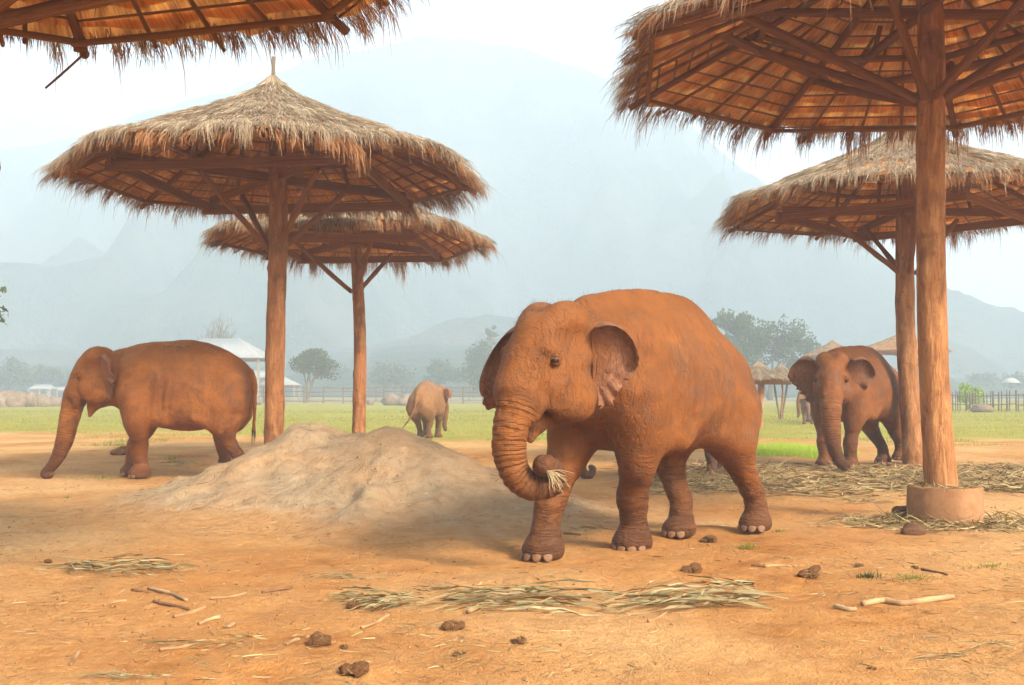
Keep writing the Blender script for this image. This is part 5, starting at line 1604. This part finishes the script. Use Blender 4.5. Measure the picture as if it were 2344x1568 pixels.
# ---- leaf heaps, each leaf a part
def leaf_mesh(seed, L=1.0, segs=6):
    rg = np.random.default_rng(seed)
    P = []
    x = 0.0; a = 0.0; z = 0.0
    for i in range(segs + 1):
        u = i / segs
        w = (0.20 + 0.80 * math.sin(math.pi * min(u * 0.85 + 0.12, 1.0))) * 0.5
        zz = math.sin(u * math.pi) * rg.uniform(0.3, 0.9) * 0.06
        yy = 0.10 * math.sin(u * 3 + seed)
        tw = rg.uniform(-0.8, 0.8)
        P += [(u, yy - w * 0.05 * math.cos(tw), zz - w * 0.05 * math.sin(tw)), (u, yy, zz - 0.008), (u, yy + w * 0.05 * math.cos(tw), zz + w * 0.05 * math.sin(tw))]
    Q = []
    for i in range(segs):
        for k in range(2):
            b = i * 3 + k
            Q.append((b, b + 1, b + 4, b + 3))
    me = mesh_from('leaf', np.array(P), np.array(Q), True)
    point_attr(me, 'tone', np.full(len(P), 0.0) + np.clip(rg.normal(0.45, 0.30), 0.02, 1.0) + 0.06 * rg.normal(size=len(P)))
    me.materials.append(M_CANE_LEAF)
    return me
LEAVES = [leaf_mesh(700 + i) for i in range(22)]
def heap(name, label, x0, x1, y0, y1, n, seed, lmin=0.25, lmax=0.7, dirn=0.0, spread=0.5, hz=0.07, group='leaf heaps on the soil'):
    rs = random.Random(seed)
    c = gpos((x0 + x1) / 2, (y0 + y1) / 2)
    root = empty(name, c)
    subs = []
    for k in range(max(3, n // 14)):
        u = rs.uniform(-0.9, 0.9); v = rs.uniform(-0.6, 0.6) * (1 - u * u)
        subs.append((u, v, rs.uniform(0.12, 0.34), dirn + rs.gauss(0, spread * 0.7), rs.uniform(0.4, 1.3)))
    for k in range(n):
        c_ = rs.choice(subs)
        u = c_[0] + rs.gauss(0, c_[2]); v = c_[1] + rs.gauss(0, 0.30)
        u = max(-1.15, min(1.15, u)); v = max(-1.2, min(1.2, v))
        w = gpos((x0 + x1) / 2 + u * (x1 - x0) / 2 * 0.86, (y0 + y1) / 2 + v * (y1 - y0) / 2)
        L = rs.uniform(lmin, lmax)
        a = c_[3] + rs.gauss(0, spread * 0.7) + (math.pi if rs.random() < 0.5 else 0)
        z = hz * c_[4] * math.exp(-(((u - c_[0]) / 0.3) ** 2 + v * v)) * rs.uniform(0.15, 1.0) + 0.006
        m = Matrix.Translation(w - c + Vector((-math.cos(a) * L / 2, -math.sin(a) * L / 2, z))) @ Matrix.Rotation(a, 4, 'Z') @ Matrix.Rotation(rs.gauss(0, 0.06), 4, 'Y') @ Matrix.Rotation(rs.uniform(-0.5, 0.5), 4, 'X') @ Matrix.Diagonal((L, L * rs.uniform(0.25, 0.9) * 0.7, L, 1))
        link('leaf', rs.choice(LEAVES), None, root, m)
    tag(root, label, 'leaf heap', group)
heap('leaf_heap', 'largest heap of grey-green cane leaves below the front elephant', 1050, 1740, 1350, 1412, 150, 1, 0.25, 0.7, 0.0, 0.55, 0.14)
heap('leaf_heap', 'middle heap of cane leaves with dung among them', 680, 932, 1370, 1405, 60, 2, 0.2, 0.5, 0.1, 0.55, 0.11)
heap('leaf_heap', 'dry cane leaf heap at the left of the yard', 128, 392, 1292, 1322, 72, 3, 0.25, 0.55, 0.0, 0.55, 0.12)
heap('leaf_heap', 'thin strip of pale leaves above the middle heap', 670, 850, 1318, 1332, 12, 4, 0.2, 0.42, 0.0, 0.3, 0.03)
heap('leaf_heap', 'small yellow-green leaf bundle in the lower left', 365, 590, 1462, 1490, 16, 5, 0.14, 0.34, 0.15, 0.4, 0.04)
heap('leaf_heap', 'few green leaves left of the largest leaf heap', 935, 1060, 1340, 1362, 12, 6, 0.18, 0.4, -0.35, 0.3, 0.03)
heap('leaf_heap', 'loose pale leaves lying at the mound foot behind the front leg', 1300, 1440, 1210, 1228, 14, 7, 0.2, 0.45, 0.0, 0.4, 0.04)
heap('leaf_heap', 'dry leaves lying near the lower right corner', 2100, 2290, 1490, 1512, 12, 8, 0.14, 0.34, 0.1, 0.4, 0.03)
heap('leaf_heap', 'dry grey leaves along the bottom left edge', 215, 400, 1545, 1562, 16, 9, 0.12, 0.3, 0.1, 0.4, 0.02)
heap('leaf_heap', 'small green leaf scrap left of the front elephant\'s leading foot', 1140, 1205, 1252, 1266, 10, 10, 0.12, 0.25, 0.0, 0.5, 0.04)
heap('leaf_heap', 'pale husks beside the left elephant\'s front foot', 385, 470, 1050, 1082, 16, 11, 0.3, 0.6, 0.1, 0.6, 0.12)
# dung on the middle heap
dung('dung', 'dung lump sitting in the middle leaf heap', 810, 1383, 17, 3, 450, 0.75, 50)

# ---- straw strewn on the ground, uncountable
def strew(name, label, sampler, n, seed, lmin, lmax, zmax, mat, wid=0.005, tone=(0.45, 0.25), tilt=0.25):
    rg = np.random.default_rng(seed)
    x, y, dens = sampler(rg, n)
    n = len(x)
    z = ground_z(x, y) + 0.004 + zmax * rg.random(n) ** 1.5 * dens
    a = rg.uniform(0, 6.28, n)
    D = np.stack([np.cos(a), np.sin(a), rg.normal(0, tilt, n) * dens], 1); D /= np.linalg.norm(D, axis=1)[:, None]
    N = np.tile(np.array([[0, 0, 1.0]]), (n, 1)) + rg.normal(0, 0.4, (n, 3))
    N /= np.linalg.norm(N, axis=1)[:, None]
    V, Q, T = blades(np.stack([x, y, z], 1), D, N, rg.uniform(lmin, lmax, n), wid * rg.uniform(0.6, 1.5, n), rg.uniform(-0.05, 0.12, n), rg, tone[0] + tone[1] * rg.normal(size=n))
    V[:, 2] = np.maximum(V[:, 2], ground_z(V[:, 0], V[:, 1]) + 0.003)
    o = strands(name, [(V, Q, T)], mat, None)
    return tag(o, label, 'straw', kind='stuff')
def straw_field(rg, n):
    x = rg.uniform(1.6, 12.0, n); y = rg.uniform(14.6, 24.5, n)
    q = fbm(x * 0.55, y * 0.45, octs=3, seed=71)
    lo = 16.0 + 1.0 * vnoise(x * 0.6, x * 0, seed=72) - 0.25 * (x - 4) * 0
    ed = sstep(-0.9, 0.8, y - lo) * (1 - sstep(20.2, 23.0, y + 0.8 * q)) * sstep(1.6, 3.0, x)
    dn = np.clip(ed * (0.75 + 0.7 * q), 0, 1)
    k = rg.random(n) < dn
    return x[k], y[k], dn[k]
strew('straw_litter', 'thick layer of trampled dry straw under the right umbrellas', straw_field, 66000, 1, 0.10, 0.40, 0.13, M_STRAW, 0.0065, (0.36, 0.26))
def ring_straw(rg, n):
    a = rg.uniform(0, 6.28, n); r = 0.42 + np.abs(rg.normal(0, 0.28, n))
    k = (np.sin(a) < 0.5) | (rg.random(n) < 0.3)
    x, y = 4.93 + r * np.cos(a) * 1.35, 12.45 + r * np.sin(a) * 0.8
    return x[k], y[k], (np.exp(-(r - 0.42) * 2.2))[k]
strew('straw_litter', 'straw strewn round the concrete ring of the thick pole', ring_straw, 2600, 2, 0.08, 0.32, 0.10, M_STRAW, 0.005, (0.48, 0.26), 0.4)
def yard(rg, n):
    u = rg.random(n); y = 5.0 + 17.0 * u ** 1.15; x = rg.uniform(-0.52, 0.52, n) * y
    q = fbm(x * 0.8, y * 0.8, octs=3, seed=81)
    k = (rg.random(n) < np.clip(0.35 + 0.9 * q, 0.06, 1)) & (mound_z(x, y) < 0.02)
    return x[k], y[k], 0.25 * np.ones(k.sum())
strew('straw_bits', 'scattered straw crumbs over the whole soil yard', yard, 15000, 3, 0.02, 0.15, 0.02, M_STRAW, 0.0028, (0.42, 0.28), 0.1)
def mound_pts(rg, n):
    x = rg.uniform(-5.5, 1.2, n); y = rg.uniform(11.2, 15.6, n)
    k = mound_z(x, y) > -0.01
    k &= rg.random(n) < np.clip(0.4 + 0.9 * fbm(x, y, octs=3, seed=83) + 0.5 * (mound_z(x, y) < 0.25), 0.05, 1)
    return x[k], y[k], 0.2 * np.ones(k.sum())
o = strew('straw_bits', 'straw crumbs and twigs caught on the sand heap', mound_pts, 1500, 4, 0.03, 0.16, 0.02, M_STRAW, 0.004, (0.38, 0.28), 0.1)
co = np.empty(len(o.data.vertices) * 3, np.float32); o.data.vertices.foreach_get('co', co); co = co.reshape(-1, 3)
co[:, 2] += np.maximum(mound_z(co[:, 0], co[:, 1]), 0) + 0.006
o.data.vertices.foreach_set('co', co.ravel()); o.data.update()

# soil crumbs
def crumbs(name, label, x, y, s, seed, mat, zf):
    rg = np.random.default_rng(seed)
    n = len(x)
    base = np.array([(1, 0, 0), (-0.5, 0.87, 0), (-0.5, -0.87, 0), (0, 0, 1.0), (0, 0, -0.6)])
    Fc = np.array([(0, 1, 3), (1, 2, 3), (2, 0, 3), (1, 0, 4), (2, 1, 4), (0, 2, 4)])
    R_ = rg.uniform(0.6, 1.4, (n, 5, 3)); a = rg.uniform(0, 6.28, n)
    B = base[None] * R_
    X = B[:, :, 0] * np.cos(a)[:, None] - B[:, :, 1] * np.sin(a)[:, None]; Y = B[:, :, 0] * np.sin(a)[:, None] + B[:, :, 1] * np.cos(a)[:, None]
    V = np.stack([x[:, None] + X * s[:, None], y[:, None] + Y * s[:, None], zf(x, y)[:, None] + B[:, :, 2] * s[:, None] * 0.7], -1).reshape(-1, 3)
    Q = (np.arange(n)[:, None, None] * 5 + Fc[None]).reshape(-1, 3)
    return tag(link(name, mesh_from(name, V, Q), mat), label, 'soil', kind='stuff')
rg_ = np.random.default_rng(12)
n = 10000
y = 4.9 + 13 * rg_.random(n) ** 1.3; x = rg_.uniform(-0.52, 0.52, n) * y
k = rg_.random(n) < np.clip(0.4 + 0.9 * fbm(x * 0.7, y * 0.7, octs=3, seed=91), 0.05, 1)
M_CLOD = mat_rock('soil_clod', (0.20, 0.09, 0.035), (0.40, 0.20, 0.08))
crumbs('soil_crumbs', 'crumbs and small clods of soil scattered over the yard', x[k], y[k], (0.004 + 0.020 * rg_.random(n) ** 6)[k], 5, M_CLOD, lambda a, b: np.maximum(ground_z(a, b), np.where(mound_z(a, b) > -0.02, mound_z(a, b), -1)))
# soil heaped on the left elephant's back, kept by its own body
n = 420
rg_ = np.random.default_rng(14)
x = rg_.uniform(-0.55, 0.45, n); yy = rg_.normal(0, 0.16, n)
cl = crumbs('soil_clods', None, x, yy, 0.012 + 0.030 * rg_.random(n) ** 2, 6, M_CLOD, lambda a, b: np.interp(a, [-0.68, -0.42, -0.1, 0.2, 0.5], [2.19, 2.29, 2.35, 2.35, 2.325]) - 0.75 * b ** 2)
cl.parent = el_left
if 'category' in cl: del cl['category']

# ---- little grass tufts
def tuft(label, x, y, n, h_, spread, seed, mat, cat='grass tuft'):
    rg = np.random.default_rng(seed)
    p = gpos(x, y)
    a = rg.uniform(0, 6.28, n); r = np.abs(rg.normal(0, spread, n))
    P = np.stack([r * np.cos(a), r * np.sin(a) * 0.6, np.zeros(n)], 1)
    D = np.stack([np.cos(a) * rg.uniform(0.1, 0.9, n), np.sin(a) * rg.uniform(0.1, 0.9, n), np.ones(n)], 1); D /= np.linalg.norm(D, axis=1)[:, None]
    N = np.stack([-np.sin(a), np.cos(a), 0 * a], 1)
    o = strands('grass_tuft', [blades(P, D, np.cross(D, N), h_ * rg.uniform(0.5, 1.2, n), np.full(n, 0.003), rg.uniform(0.1, 0.7, n), rg, 0.5 + 0.2 * rg.normal(size=n))], mat, None)
    o.location = p
    tag(o, label, cat, 'grass tufts on the soil', 'stuff')
tuft('grey-green grass tuft right of the rear elephant foot', 1710, 1256, 130, 0.09, 0.09, 1, M_GRASS)
tuft('dry little tuft near the concrete ring side of the rear foot', 1785, 1218, 60, 0.07, 0.05, 2, M_GRASS)
tuft('bright green tuft left of two at the right', 1988, 1322, 110, 0.07, 0.07, 3, M_LEAF)
tuft('wide green tuft right of the bright one', 2090, 1325, 150, 0.06, 0.13, 4, M_GRASS)
tuft('pale dry tuft behind the left elephant\'s foot on the sand', 395, 1055, 90, 0.16, 0.16, 5, M_GRASS)
tuft('dry tuft in the far left sand', 215, 1003, 60, 0.14, 0.2, 6, M_GRASS)
tuft('green weeds under the left elephant\'s trunk', 240, 1095, 220, 0.10, 0.45, 7, M_GRASS)
tuft('weed tuft in front of the left elephant\'s foot', 420, 1098, 140, 0.10, 0.35, 8, M_GRASS)
tuft('dry tuft among straw at the right rim', 2270, 1300, 110, 0.05, 0.18, 9, M_GRASS)
tuft('small green sprout at the left elephant\'s shadow', 150, 1140, 40, 0.06, 0.08, 10, M_GRASS)

# ---- straw wisp in the front elephant's trunk tip
rg_ = np.random.default_rng(5)
paths = []
p0 = np.array(PX(1252, 1078, 8.74))
root = empty('straw_wisp', Vector(p0))
for k in range(22):
    tx, ty = (rg_.normal(1272, 7), rg_.normal(1118, 10)) if k < 9 else ((rg_.normal(1300, 10), rg_.normal(1088, 9)) if k < 15 else (rg_.normal(1286, 10), rg_.normal(1112, 10)))
    e = np.array(PX(tx, ty, 8.70 + rg_.normal(0, 0.03))) - p0
    s = rg_.normal(0, 0.008, 3)
    m = e * 0.5 + np.array([0.01, -0.01, 0.018 + rg_.normal(0, 0.008)])
    pa = catmull(np.array([s, s + m, e]), 5)
    paths.append(np.column_stack([pa, np.linspace(0.0032, 0.0012, len(pa))]))
me = tube_mesh('straw', paths, 4)
point_attr(me, 'tone', np.clip(1.0 + 0.08 * rg_.normal(size=len(me.vertices)), 0, 1))
link('straw', me, M_STRAW, root)
tag(root, 'wisp of pale straw gripped by the front elephant\'s trunk tip', 'straw wisp')
